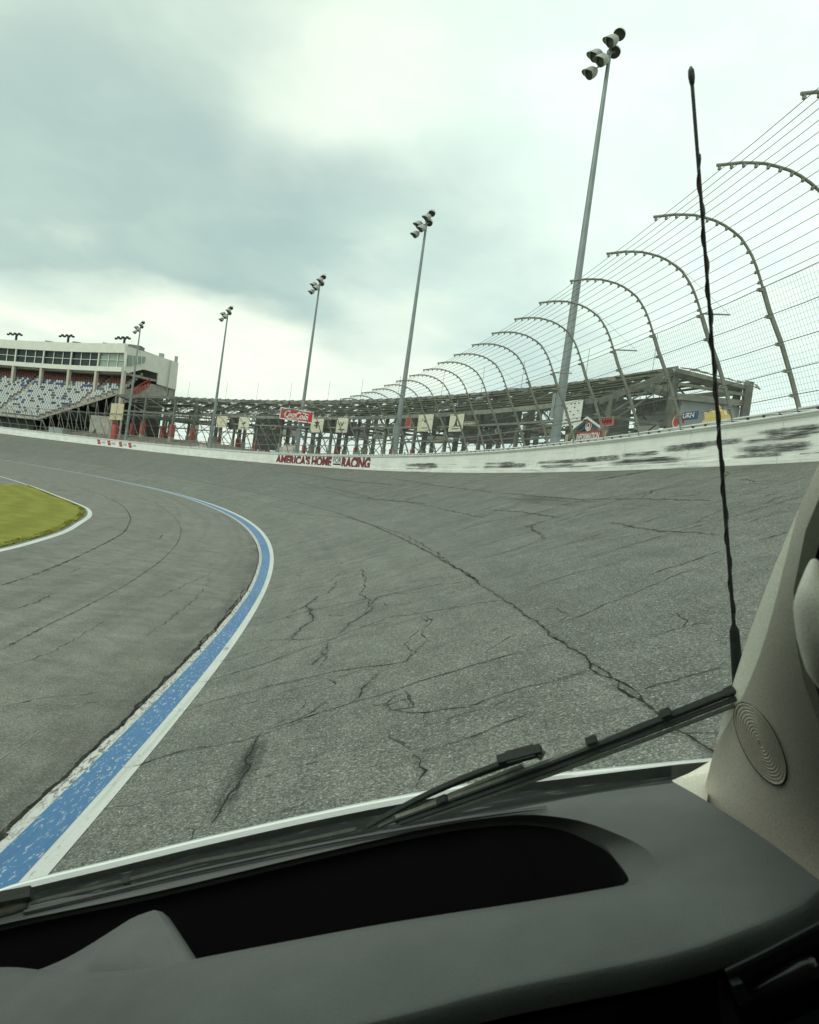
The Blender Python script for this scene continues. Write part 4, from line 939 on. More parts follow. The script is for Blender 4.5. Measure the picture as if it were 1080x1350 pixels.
# ------------------------------------------------------------------ seating stand with suites, far left
B = empty('grandstand_building'); boff = at_base(B, 165, 24, G0)
tag(B, 'white suite building over rows of pale and blue seats at the far left', 'grandstand')
OB = 22.9; SE = 152.0; SX = 214.0
def zAt(u, v, off): return cyl(u, v, off)[1]
zTop, zWt, zWb, zFb = zAt(60, 450.8, OB), zAt(60, 462.3, OB), zAt(60, 479.8, OB), zAt(60, 485.5, OB)
def facade(s0, s1, z0, z1, off, th, mt, nm):
    b = MB()
    for a in ss(s0, s1, 6)[:-1]:
        c = a+(s1-s0)/(len(ss(s0, s1, 6))-1); b.hexa([pol(a, off, z0), pol(c, off, z0), pol(c, off+th, z0), pol(a, off+th, z0)], [pol(a, off, z1), pol(c, off, z1), pol(c, off+th, z1), pol(a, off+th, z1)])
    return b.build(nm, mt, B, off=boff)
facade(SE, SX, zWt, zTop, OB-.3, .6, M['bwall'], 'parapet'); facade(SE, SX, zFb, zWb, OB-.4, .7, M['bwall'], 'fascia')
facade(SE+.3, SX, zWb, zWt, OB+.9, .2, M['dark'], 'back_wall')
us = [165, 126.5, 90.3, 53.8, 19.6]; ps = [cyl(u, 480+u*.14*.2, OB)[0] for u in us]; bay = np.mean(np.diff(ps)); cs = [ps[0]+bay*i for i in range(9)]
zFoot = zAt(53, 510, OB)
for i, s in enumerate(cs):
    b = MB(); b.bar(pol(s, OB+.1, zFoot-3), pol(s, OB-.1, zFb), .62, .55); b.build('column', M['post'], B, off=boff)
    b = MB(); b.bar(pol(s, OB-.05, zWb), pol(s, OB-.05, zWt), .42, .25); b.build('mullion', M['bwall'], B, off=boff)
    for k in range(3):
        sa, sb_ = s+bay*(k/3), s+bay*((k+1)/3)
        for j in range(2):
            za, zb_ = (zWb, (zWb+zWt)/2) if j == 0 else ((zWb+zWt)/2, zWt)
            b = MB(); b.hexa([pol(sa+.07, OB+.2, za+.05), pol(sb_-.07, OB+.2, za+.05), pol(sb_-.07, OB+.28, za+.05), pol(sa+.07, OB+.28, za+.05)], [pol(sa+.07, OB+.2, zb_-.05), pol(sb_-.07, OB+.2, zb_-.05), pol(sb_-.07, OB+.28, zb_-.05), pol(sa+.07, OB+.28, zb_-.05)])
            b.build('window_pane', M['pane'] if i > 0 else M['pane_l'], B, off=boff)
        b = MB(); b.bar(pol(sb_, OB+.1, zWb), pol(sb_, OB+.1, zWt), .12, .14); b.build('glazing_bar', M['bwall'], B, off=boff)
    b = MB(); b.bar(pol(s, OB+.12, (zWb+zWt)/2), pol(s+bay, OB+.12, (zWb+zWt)/2), .09, .09); b.build('transom', M['bwall'], B, off=boff)
# end wall (radial plane), notched lower edge
def endpoly(P, s, mt, nm, th=.3):
    e = [rad(u, v, s) for u, v in P]; A = [pol(s, o, z) for o, z in e]; C_ = [pol(s+th, o, z) for o, z in e]; n = len(A)
    g = MB(); g.add(A+C_, [tuple(range(n)), tuple(range(2*n-1, n-1, -1))]+[(i, (i+1) % n, n+(i+1) % n, n+i) for i in range(n)]); return g.build(nm, mt, B, off=boff)
endpoly([(165.3, 455.5), (235.5, 478), (232, 514), (207.5, 506.5), (208.5, 492), (189, 486.8), (169, 492), (165, 489)], SE-.35, M['bwall'], 'end_wall')
endpoly([(168.5, 468), (192, 470.5), (191, 478), (168.5, 483)], SE-.5, M['pane_l'], 'side_window', .1)
for u in (175, 181, 186.5): endpoly([(u, 468), (u+.7, 468.2), (u+.7, 482), (u, 482)], SE-.58, M['bwall'], 'side_glazing_bar', .06)
endpoly([(172, 490), (188, 483), (210, 488), (210, 509), (172, 514)], SE+3, M['grey'], 'stair_wall')
endpoly([(165, 514), (200, 506), (231, 513), (230, 527), (185, 521), (164, 532)], SE-.1, M['concrete'], 'lower_wall')
for u in (222, 230): 
    o_, z_ = rad(u, 512, SE); b = MB(); b.bar(pol(SE, o_, G0), pol(SE, o_, z_), .35); b.build('stilt', M['steel'], B, off=boff)
b = MB(); o1, z1_ = rad(207.5, 506.5, SE-.4); b.bar(P3(SE-.55, rad(223, 472, SE)[0], z1_-.5), P3(SE-.55, rad(223, 472, SE)[0], zTop-1), .15); b.build('downpipe', M['box'], B, off=boff)
# roof slab, rooftop racks
o1, z1_ = rad(235.5, 478, SE); b = MB()
def slab(b, o0, z0, o1, z1, th):
    q = ss(SE, SX, 4)
    for a, c in zip(q[:-1], q[1:]): b.hexa([pol(a, o0, z0-th), pol(c, o0, z0-th), pol(c, o1, z1-th), pol(a, o1, z1-th)], [pol(a, o0, z0), pol(c, o0, z0), pol(c, o1, z1), pol(a, o1, z1)])
slab(b, OB+.4, zTop-.15, o1, z1_-.15, .3); b.build('roof', M['concrete'], B, off=boff)
b = MB(); slab(b, OB+.4, zFb+.1, o1, zFb+.1, .4); b.build('soffit', M['concrete'], B, off=boff)
b = MB(); b.hexa([pol(SE, OB+9, G0), pol(SX, OB+9, G0), pol(SX, OB+9.5, G0), pol(SE, OB+9.5, G0)], [pol(SE, OB+9, zFb), pol(SX, OB+9, zFb), pol(SX, OB+9.5, zFb), pol(SE, OB+9.5, zFb)]); b.build('rear_wall', M['grey'], B, off=boff)
for (uc, vt) in ((22, 441), (90.5, 443.3), (164.5, 446)):
    s_, z_ = cyl(uc, vt, OB+2); b = MB(); wid = abs(cyl(uc+9, vt+1.2, OB+2)[0]-s_); b.bar(pol(s_+wid*1.1, OB+2, z_), pol(s_-wid*.8, OB+2, z_), .16, .14); b.bar(pol(s_, OB+2, zTop-.4), pol(s_, OB+2, z_+.2), .4, .3)
    for k in range(7): b.box(pol(s_+wid*1.1-wid*1.9*k/6, OB+1.8, z_+(.15 if k % 2 else -.1)), .16, .24, .17, [*fr(s_), (0, 0, 1)])
    b.build('roof_light_rack', M['dark'], B, off=boff)
for u, v, w_, h_ in ((180, 458, 2.3, .8), (213, 469, .8, 1.), (232, 476, .5, 1.6), (66, 452, 1.4, .4), (103, 454, 1.6, .4), (140, 455, 1.0, .4)):
    if u > 165: o_, z_ = rad(u, v, SE+1); p_ = P3(SE+1, o_, z_-.4)
    else: s_, z_ = cyl(u, v, OB+1.5); p_ = P3(s_, OB+1.5, zTop+.1)
    b = MB(); b.box(p_, w_/2, w_/2, h_/1.2); b.build('roof_unit', M['box'] if h_ > .9 else M['steel'], B, off=boff)
# raked seating
OF_, ZF_ = W+5.5, zAt(20, 547.5, W+5.5); NR = 22; OR_, ZR_ = OB+4.5, None
zc_ = zAt(53, 508, OB); slope = (zc_-ZF_)/(OB-OF_); ZR_ = ZF_+slope*(OR_-OF_)
b = MB()
def sEnd(o): return float(np.interp(o, [OF_, OB, OR_], [cyl(50, 557, OF_)[0], SE+.3, SE+.3]))
for i in range(NR):
    a = i/NR; o_ = OF_+(OR_-OF_)*a; z_ = ZF_+(ZR_-ZF_)*a; do = (OR_-OF_)/NR; dz = (ZR_-ZF_)/NR; se = sEnd(o_)
    for s in ss(se, SX, 6)[:-1]:
        c = min(SX, s+(SX-se)/(len(ss(se, SX, 6))-1)); b.hexa([pol(s, o_, z_-.5), pol(c, o_, z_-.5), pol(c, o_+do, z_-.5), pol(s, o_+do, z_-.5)], [pol(s, o_, z_), pol(c, o_, z_), pol(c, o_+do, z_), pol(s, o_+do, z_)])
b.build('seating_tiers', M['concrete'], B, off=boff)
b = MB(); r8 = random.Random(12)
for i in range(NR):
    a = (i+.45)/NR; o_ = OF_+(OR_-OF_)*a; z_ = ZF_+(ZR_-ZF_)*i/NR; s = sEnd(o_)+.8; red = i >= NR-7
    while s < SX-.5:
        L = .62; aisle = (s % 17.5) < 1.3
        if aisle: s += L; continue
        m_ = 2 if red else (1 if (r8.random() < (.5 if i in (NR-8, NR-9) else .05)) else 0)
        r_, t_ = fr(s)
        b.box(P3(s+L/2, o_-.05, z_+.42), .19, L*.42, .05, [r_, t_, (0, 0, 1)], m=m_)
        if m_ == 2 or r8.random() < .9: b.box(P3(s+L/2, o_+.16, z_+.68), .04, L*.42, .22, [r_, t_, (0, 0, 1)], m=m_ if r8.random() < .93 else 1)
        s += L*1.04
tag(b.build('seats', [M['seat_w'], M['seat_b'], M['seat_r']], B, off=boff), kind='stuff')
# rails, skirt and the raker beam at the end of the seating
b = MB(); A_ = P3(sEnd(OF_)-.1, OF_-.3, ZF_-.3); Z_ = P3(SE-.2, OB, zc_-.4); b.bar(A_, Z_, .3, .28); b.bar(A_+[0, 0, .9], Z_+[0, 0, .9], .08)
b.build('raker_beam', M['concrete'], B, off=boff)
for k in range(9):
    p = A_+(Z_-A_)*(k+.5)/9; b = MB(); b.bar(p, (p[0], p[1], G0), .11); b.bar(p, (*(p+(Z_-A_)/9)[:2], G0+1), .08); b.build('raker_post', M['galv'], B, off=boff)
facade(sEnd(OF_), SX, ZF_-.4, ZF_+.05, OF_-.35, .3, M['concrete'], 'front_kerb')
b = MB()
s = sEnd(OF_)
while s < SX: b.bar(pol(s, OF_-.3, ZF_), pol(s, OF_-.3, ZF_+.95), .06); s += 1.6
b.tube([pol(a, OF_-.3, ZF_+.95) for a in ss(sEnd(OF_), SX, 3)], .04, 4); b.build('front_railing', M['galv'], B, off=boff)
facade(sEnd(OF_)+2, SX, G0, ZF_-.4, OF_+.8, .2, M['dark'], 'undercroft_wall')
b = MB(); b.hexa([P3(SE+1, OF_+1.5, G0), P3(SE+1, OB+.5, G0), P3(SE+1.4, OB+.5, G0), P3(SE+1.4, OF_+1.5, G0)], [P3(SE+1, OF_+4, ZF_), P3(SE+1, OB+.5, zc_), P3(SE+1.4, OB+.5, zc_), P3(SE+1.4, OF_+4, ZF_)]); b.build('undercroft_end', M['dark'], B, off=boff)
back_ = quadpanel(120, 547, 146, 571, OB-3, M['concrete'], .3)[0]; back_.build('low_concrete_wall', M['concrete'], B, off=boff)
for k in range(6):  # red stair rail
    pass
o1, z1_ = rad(176, 514, SE-.6); o2, z2_ = rad(198, 499.5, SE-.6); b = MB()
for dz in (0, .7, 1.4): b.bar(pol(SE-.6, o1, z1_-dz+.3), pol(SE-.6, o2, z2_-dz), .14)
for k in range(7): a = k/6; b.bar(pol(SE-.6, o1+(o2-o1)*a, z1_+(z2_-z1_)*a+.2), pol(SE-.6, o1+(o2-o1)*a, z1_+(z2_-z1_)*a-1.4), .12)
b.build('red_stair_rail', M['red'], B, off=boff)
root, po, sL, sR, z0, z1 = sign(147, 531.5, 163.5, 553, OB-5.5, M['tan'], 'pale_yellow_board', 'tall pale yellow board in front of the grandstand end near the farthest light pole', 'board')
for a in (.12, .88): q = MB(); q.bar(pol(sL+(sR-sL)*a, OB-5.3, G0), pol(sL+(sR-sL)*a, OB-5.3, z0), .3); q.build('leg', M['concrete'], root, off=po)
q = MB(); q.bar(pol((sL+sR)/2, OB-5.55, z0+.2), pol((sL+sR)/2, OB-5.55, z1-.2), .08, .04); q.build('seam', M['concrete'], root, off=po)
s_, z_ = cyl(152, 560, OB-7); b = MB(); b.tube([(0, 0, 0), (0, 0, .1), (0, 0, z_-G0-.1), (0, 0, z_-G0)], [.5, .5, .5, .42], 12); o = b.build('red_barrel', M['red'], None, True); o.location = pol(s_, OB-7, G0); tag(o, 'red painted round pier under the pale yellow board', 'pier')
s_, z_ = cyl(79, 563, W+5); b = MB(); b.box((0, 0, 1.0), .7, 2.2, .95); b.box((0, 0, 2.0), .75, 2.3, .08); o = b.build('equipment_cabinet', [M['box']], None); o.location = pol(s_, W+5, G0+.2); o.rotation_euler = (0, 0, s_/R0); tag(o, 'pale grey equipment cabinet behind the fence below the seating corner', 'cabinet')

# ================================================================== the van (van frame: x right, y forward, z up, eye at origin)
Xv = np.array([math.cos(BETA), 0, math.sin(BETA)]); Zv = np.array([-math.sin(BETA), 0, math.cos(BETA)]); Yv = np.array([0, 1., 0])
EH = 1.5767; VX = .55
vb = EYE-Xv*VX-Zv*EH
VAN = empty('van', mat=Matrix(((Xv[0], 0, Zv[0], vb[0]), (0, 1, 0, vb[1]), (Xv[2], 0, Zv[2], vb[2]), (0, 0, 0, 1))))
tag(VAN, 'white van seen from inside, its dark dashboard, windshield and beige pillar facing the track', 'van')
VO = (VX, 0, EH)
def vd(u, v): r = ray(u, v); return np.array([r@Xv, r@Yv, r@Zv])
def vy(u, v, y): r = vd(u, v); return r*(y/r[1])
def vz(u, v, z): r = vd(u, v); return r*(z/r[2])
def vx(u, v, x): r = vd(u, v); return r*(x/r[0])
def wsy(x, z, o=0.): return 1.285-.13*((x+.55)**2)*.9-(z+.50)*.98+o      # windshield surface
def vw(u, v, o=0.):
    r = vd(u, v); t = 1.
    for _ in range(30): p = r*t; t *= 1+.6*(wsy(p[0], p[2], o)-p[1])/max(.3, p[1])
    return r*t
def grainy(c, sc=420, st=.25, rough=.55, spec=.4, name='dash', var=.9):
    def fn(n, b):
        ob = n.node('ShaderNodeTexCoord').outputs['Object']; g = n.noise(ob, sc, 3, .6); l = n.noise(ob, 3.5, 4, .6)
        g2 = n.noise(ob, sc*1.6, 2, .6); n.set(b.inputs['Base Color'], n.mix(n.rng(g2, .42, .62, 0, .38), n.mix(n.rng(l, .35, .65), c, tuple(q*var for q in c)), tuple(q*.45 for q in c)))
        n.set(b.inputs['Roughness'], n.rng(l, .3, .7, rough-.05, rough+.08)); n.set(b.inputs['Normal'], n.bump(g, st, .0008))
    return mat(name, c, rough, 0, fn, spec)
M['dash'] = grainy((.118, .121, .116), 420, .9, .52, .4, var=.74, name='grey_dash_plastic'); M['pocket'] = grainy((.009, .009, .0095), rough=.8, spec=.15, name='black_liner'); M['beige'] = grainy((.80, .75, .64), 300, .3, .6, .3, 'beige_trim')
M['blackp'] = grainy((.012, .014, .013), 200, .3, .5, .2, 'black_plastic'); M['rubber'] = grainy((.02, .021, .021), 120, .3, .7, .3, 'rubber'); M['gloss'] = mat('gloss_black', (.012, .012, .012), .22)
M['vanwhite'] = mat('white_car_paint', (.78, .80, .78), .25); M['chrome'] = mat('bright_metal', (.7, .7, .68), .2, .9)
def rubfn(n, b):
    ob = n.node('ShaderNodeTexCoord').outputs['Object']; g = n.noise(n.scale(ob, (14, 60, 60)), 1., 5, .7)
    n.set(b.inputs['Base Color'], n.mix(n.rng(g, .56, .68), (.004, .005, .0045), (.075, .085, .075)))
M['cowl'] = mat('dusty_black_cowl', (.02, .02, .02), .7, 0, rubfn, .08)
M['wiper'] = grainy((.028, .031, .027), 80, .2, .6, .15, 'wiper_plastic'); M['wiper_l'] = grainy((.06, .06, .048), 60, .15, .6, .15, 'dusty_wiper_arm')
M['wiper_h'] = grainy((.15, .15, .12), 60, .15, .6, .2, 'wiper_edge_highlight')  # paler tone paints the highlight along spine, lip and arm
def resamp(P, n):
    P = [np.array(p, float) for p in P]; L = [0.]
    for a, c in zip(P[:-1], P[1:]): L.append(L[-1]+np.linalg.norm(c-a))
    return [np.array([np.interp(x, L, [p[k] for p in P]) for k in range(len(P[0]))]) for x in np.linspace(0, L[-1], n)]
def smooth3(P, k=4): return smooth_poly(P, k)
DZ = -.50
def flat(P, z): return [vz(u, v, z) for u, v in P]
# rings of the dash: far (left->right), right end, near (right->left), left end
far_out = [(-1.47, 1.17, DZ), (-1.1, 1.28, DZ)]+flat([(0, 1199), (200, 1165), (480, 1103), (640, 1074), (780, 1047), (890, 1032)], DZ)
right_out = flat([(890, 1032), (930, 1055), (1000, 1100), (1080, 1160), (1084, 1168)], DZ)
near_out = flat([(1084, 1168), (1074, 1181), (1040, 1203), (1000, 1218), (900, 1254), (760, 1283), (640, 1308), (540, 1335)], DZ)+[(-.35, .80, DZ), (-.9, .86, DZ), (-1.47, .9, DZ)]
left_out = [(-1.47, .9, DZ), (-1.47, 1.17, DZ)]
far_d = [(-1.02, 1.215, DZ), (-.9, 1.245, DZ)]+flat([(0, 1219), (200, 1177), (400, 1129.5), (560, 1093), (640, 1079), (700, 1074), (760, 1081), (800, 1094)], DZ)
right_d = flat([(800, 1094), (842, 1113), (869, 1136), (876, 1150), (866, 1163), (845, 1168)], DZ)
near_d = flat([(845, 1168), (800, 1177), (700, 1193.5), (500, 1224), (300, 1262), (180, 1284), (80, 1290), (0, 1284)], DZ)+[(-.85, 1.135, DZ)]
left_d = [(-.85, 1.135, DZ), (-.98, 1.17, DZ), (-1.02, 1.215, DZ)]
D2 = DZ-.012
far_i = [(-1.0, 1.21, D2), (-.9, 1.235, D2)]+flat([(0, 1222.5), (200, 1180.5), (400, 1133), (560, 1097.5), (640, 1085.5)], D2)+[vz(690, 1083, DZ-.018), vz(738, 1089, DZ-.024), vz(768, 1101, DZ-.027)]
right_i = [vz(768, 1101, DZ-.027), vz(796, 1116, DZ-.029), vz(814, 1136, DZ-.026), vz(826, 1152, DZ-.014), vz(829, 1162, DZ-.008), vz(822, 1167, DZ-.008)]
near_i = flat([(822, 1167), (790, 1173), (700, 1188), (500, 1219), (300, 1256), (180, 1278), (80, 1281), (0, 1275)], D2)+[(-.85, 1.15, D2)]
left_i = [(-.85, 1.15, D2), (-.96, 1.175, D2), (-1.0, 1.21, D2)]
CN = (46, 22, 46, 8)
def ringof(*seg):
    R_ = []
    for sgm, n in zip(seg, CN):
        q = resamp(smooth3(sgm) if len(sgm) > 2 else sgm, n); R_ += q[:-1]
    return R_
r_out = ringof(far_out, right_out, near_out, left_out); r_d = ringof(far_d, right_d, near_d, left_d); r_i = ringof(far_i, right_i, near_i, left_i)
r_m = []
for a, c in zip(r_out, r_d): r_m.append(a*.35+c*.65+np.array([0, 0, .001]))
cen = np.mean(r_i, 0)
r_i2 = [p+np.array([0, 0, -.006])+(p-cen)*np.array([.002, .002, 0]) for p in r_i]
nf = CN[0]+CN[1]-2; 
def drop(k, dy, dz):
    out = []
    for i, p in enumerate(r_out):
        near = i >= nf and i < nf+CN[2]-1; q = p.copy(); q[2] += dz
        if near: q[1] -= dy
        elif i < CN[0]-1: q[1] += .03 if dz < -.01 else 0
        out.append(q)
    return out
rings = [drop(0, -.06, -.045), drop(0, -.012, -.034), drop(0, .002, -.028), drop(0, .0045, -.016), drop(0, .0035, -.006), drop(0, .0015, -.001), r_out, [a*.95+c*.05 for a, c in zip(r_out, r_d)], r_m, r_d, [a*.9+c*.1 for a, c in zip(r_d, r_i)], [a*.12+c*.88 for a, c in zip(r_d, r_i)], r_i, r_i2]
b = MB(); b.sheet([list(r)+[r[0]] for r in rings]); DASH = b.build('dashboard', M['dash'], VAN, True, off=VO)
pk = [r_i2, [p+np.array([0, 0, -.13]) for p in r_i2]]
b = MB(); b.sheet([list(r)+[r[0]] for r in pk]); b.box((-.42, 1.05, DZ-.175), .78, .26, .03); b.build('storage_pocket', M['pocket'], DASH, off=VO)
# divider hump inside the pocket
def gp(P, z): return [vz(u, v, z) for u, v in P]
ridge = [vz(40, 1283, DZ-.014), vz(90, 1262, DZ-.012), vz(140, 1232, DZ-.008), vz(175, 1210, DZ-.008), vz(203, 1200, DZ-.008)]
mid = [vz(60, 1285, DZ-.014), vz(114, 1283, DZ-.013), vz(126, 1266, DZ-.004), vz(154, 1236, DZ-.002), vz(206, 1200.5, DZ-.007)]
nearb = [vz(80, 1287, DZ-.012), vz(130, 1284, DZ-.013), vz(180, 1279, DZ-.013), vz(215, 1273.5, DZ-.013), vz(247, 1267, DZ-.013)]
left_w = [p+np.array([-.01, .03, -.07]) for p in ridge]; rt = [vz(210, 1200.5, DZ-.012), vz(222, 1222, DZ-.026), vz(234, 1245, DZ-.038), vz(242, 1258, DZ-.045), vz(250, 1267, DZ-.05)]
b = MB(); rows = [left_w, ridge, [r*.5+m_*.5 for r, m_ in zip(ridge, mid)], mid, [m_*.6+n_*.4 for m_, n_ in zip(mid, nearb)], [m_*.25+n_*.75 for m_, n_ in zip(mid, nearb)], nearb]
rows = [resamp(smooth3(r), 16) for r in rows]; b.sheet(rows)
side = [[rows[i][-1]+np.array([x_, 0, z_]) for i in range(1, 7)] for x_, z_ in ((0, 0), (.008, -.004), (.016, -.014), (.024, -.034), (.032, -.09))]
b.sheet(side); b.build('pocket_divider', M['dash'], DASH, True, off=VO)
# defroster slot
top = smooth3(flat([(30, 1204.5), (150, 1176), (260, 1150), (440, 1112), (600, 1083), (690, 1070), (722, 1066.5)], DZ+.0045), 5); b = MB()
b.sheet([[p+np.array([0, -.0035*min(1, (len(top)-1-i)/8+.1), 0]), p+np.array([0, .0035*min(1, (len(top)-1-i)/8+.1), 0])] for i, p in enumerate(top)]); b.build('defroster_slot', M['pocket'], DASH, off=VO)
b = MB(); b.sheet([[p+np.array([0, .004, 0]), p+np.array([0, .0062, .0025]), p+np.array([0, .0085, 0])] for p in top]); b.build('slot_lip', M['dash'], DASH, True, off=VO)
# lower fascia with air vent
fz = [(-1.47, .88), (-.9, .84), (-.35, .775), (0, .775), (.16, .77), (.25, .785), (.345, .79)]
b = MB(); rows = []
for dy, z in ((.06, -.545), (.075, -.60), (.06, -.66), (.02, -.70), (-.01, -.74), (-.0, -.95)): rows.append([(x, y+dy-.03, z) for x, y in fz])
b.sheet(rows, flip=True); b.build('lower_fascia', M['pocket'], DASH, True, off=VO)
AV = MB(); 
def vp(u, v, y=.725): return vy(u, v, y)
fo = [vp(946, 1292), (vp(1010, 1262)), vp(1090, 1222), vp(1120, 1300), vp(1085, 1350), vp(960, 1395), vp(950, 1340)]
fi = [vp(962, 1300, .73), vp(1012, 1277, .73), vp(1088, 1238, .73), vp(1112, 1300, .73), vp(1080, 1330, .73), vp(985, 1372, .73), vp(970, 1335, .73)]
fb_ = [p*1.02+np.array([0, .018, -.035]) for p in fi]; n_ = len(fo)
AV.add(fo+fi+fb_, [(i, (i+1) % n_, n_+(i+1) % n_, n_+i) for i in range(n_)]+[(n_+i, n_+(i+1) % n_, 2*n_+(i+1) % n_, 2*n_+i) for i in range(n_)]); av = AV.build('air_vent', M['blackp'], VAN, off=VO)
b = MB(); b.add(fb_, [tuple(range(n_))]); b.build('vent_back', M['pocket'], av, off=VO)
b = MB(); b.tube([vy(985, 1312, .735), vy(1020, 1297, .73), vy(1060, 1279, .725), vy(1078, 1271, .723)], [.006, .010, .012, .009], 10); b.build('vent_louver', M['gloss'], av, True, off=VO)
b = MB(); b.tube([vy(1070, 1266, .715), vy(1073, 1272, .715)], [.0035, .0035], 8); b.build('vent_glint', M['chrome'], av, True, off=VO)  # highlight on the vent handle, added as a small bright metal stub
b = MB(); q = [vy(966, 1300, .715), vy(980, 1296, .715), vy(992, 1318, .715), vy(976, 1328, .715)]; q2 = [p+np.array([0, .012, 0]) for p in q]; b.hexa(q2, q); b.build('vent_switch', M['blackp'], av, off=VO)
b = MB(); b.tube([vy(958, 1283, .74), vy(1010, 1258, .74), vy(1090, 1216, .74)], .0035, 6); b.build('trim_strip', M['blackp'], av, True, off=VO)
# cowl, hood
he = [(0, 1172), (150, 1134.5), (300, 1098.5), (470, 1061.5), (640, 1031.5), (760, 1018.5), (850, 1009.5), (925, 1002.5), (990, 1000)]
HE = [np.array([-1.5, 1.46, -.60]), np.array([-1.1, 1.57, -.585])]+[vy(u, v, 1.60-.22*((vd(u, v)[0]/vd(u, v)[1]*1.6+.55)**2)*.45) for u, v in he]+[np.array([.50, 1.36, -.60])]
HE = resamp(smooth3(HE), 60)
def tp_(p): return 1. if p[0] < 0 else max(.25, 1-p[0]*1.9)
b = MB(); rows = [[p+np.array([0, -.006*tp_(p), -.012*tp_(p)]) for p in HE], [p+np.array([0, -.004*tp_(p), -.002]) for p in HE], HE, [p+np.array([0, .03, -.008]) for p in HE], [p+np.array([0, .3, -.12]) for p in HE], [p+np.array([0, .55, -.30]) for p in HE], [p+np.array([0, .68, -.52]) for p in HE], [p+np.array([0, .70, -.85]) for p in HE]]
b.sheet(rows); b.build('hood', M['vanwhite'], VAN, True, off=VO)
WB = [np.array([x, wsy(x, -.535), -.535]) for x in [p[0] for p in HE]]
b = MB(); rows = [WB, [w*.7+h*.3+np.array([0, 0, -.018]) for w, h in zip(WB, HE)], [w*.35+h*.65+np.array([0, 0, -.022]) for w, h in zip(WB, HE)], [w*.08+h*.92+np.array([0, -.006, -.020]) for w, h in zip(WB, HE)], [p+np.array([0, -.004, -.03]) for p in HE]]
b.sheet(rows); b.build('cowl', M['cowl'], VAN, True, off=VO)
b = MB(); b.tube([np.array([x, wsy(x, -.525)-.012, -.525]) for x in np.linspace(-1.45, .36, 40)], .014, 6); b.build('windshield_seal', M['rubber'], VAN, True, off=VO)
# windshield glass: a single pane, lightly green, reflecting by angle
gm = bpy.data.materials.new('windshield_glass'); gm.use_nodes = True; n = NT(gm.node_tree); n.n.clear()
o_ = n.node('ShaderNodeOutputMaterial'); mx = n.node('ShaderNodeMixShader'); tr = n.node('ShaderNodeBsdfTransparent'); gl = n.node('ShaderNodeBsdfGlossy'); fr_ = n.node('ShaderNodeFresnel')
tr.inputs[0].default_value = (.865, .93, .862, 1); gl.inputs['Roughness'].default_value = .04; gl.inputs['Color'].default_value = (.9, 1, .95, 1); fr_.inputs[0].default_value = 1.15
n.l.new(fr_.outputs[0], mx.inputs[0]); n.l.new(tr.outputs[0], mx.inputs[1]); n.l.new(gl.outputs[0], mx.inputs[2]); n.l.new(mx.outputs[0], o_.inputs[0])
M['glass'] = gm
b = MB(); rows = []
for z in np.linspace(-.53, .42, 12): rows.append([(x, wsy(x, z), z) for x in np.linspace(-1.47, .44-.06*(z+.5), 24)])
b.sheet(rows); b.build('windshield', gm, VAN, True, off=VO)
# A-pillar trim
PE_v = [560, 610, 700, 800, 880, 940, 1000, 1055, 1120, 1200]; PE_u = [1104, 1081, 1041, 1001, 972, 955, 940, 926, 908, 890]; PE_y = [.68, .74, .83, .93, 1.03, 1.09, 1.16, 1.19, 1.2, 1.2]
PF, PG = np.polyfit(PE_v, PE_u, 4), np.polyfit(PE_v, PE_y, 3)
def ue(v): return float(np.polyval(PF, v))
def tdepth(u, v):
    du = u-ue(v); y = float(np.polyval(PG, v))
    y -= .19*(1-math.exp(-max(du, 0)/95))
    y -= .012*math.exp(-((du-8)/10)**2)*0
    return y
b = MB(); rows = []
vs_ = list(np.linspace(540, 1210, 60))
for v in vs_:
    u0 = ue(v); ur = float(np.interp(v, [540, 620, 700, 780, 850, 900, 950, 1000, 1210], [1125, 1095, 1062, 1046, 1050, 1060, 1078, 1100, 1140])); r_ = []
    k0 = vy(u0, v, tdepth(u0, v)); r_.append(k0*1.03+np.array([.010, 0, 0])); r_.append(k0*1.005+np.array([.0008, 0, 0]))
    for t in np.linspace(0, 1, 14): u = u0+(ur-u0)*t; r_.append(vy(u, v, tdepth(u, v)))
    e_ = r_[-1]; r_.append(e_+np.array([.02, .004, 0])); r_.append(e_+np.array([.035, .03, 0])); rows.append(r_)
b.sheet(rows, flip=True); PT = b.build('pillar_trim', M['beige'], VAN, True, off=VO)
# little bright return piece where trim, glass and dash meet
b = MB(); q = [[vy(886, 1029, 1.205), vy(912, 1018, 1.215), vy(942, 1000, 1.215)], [vy(893, 1036, 1.19), vy(915, 1032, 1.19), vy(938, 1020, 1.19)], [vy(905, 1043, 1.16), vy(918, 1046, 1.165), vy(934, 1045, 1.17)], [vy(915, 1052, 1.12), vy(924, 1056, 1.13), vy(932, 1060, 1.14)]]
b.sheet([resamp(r, 6) for r in q], flip=True); b.build('corner_trim', M['beige'], PT, True, off=VO)
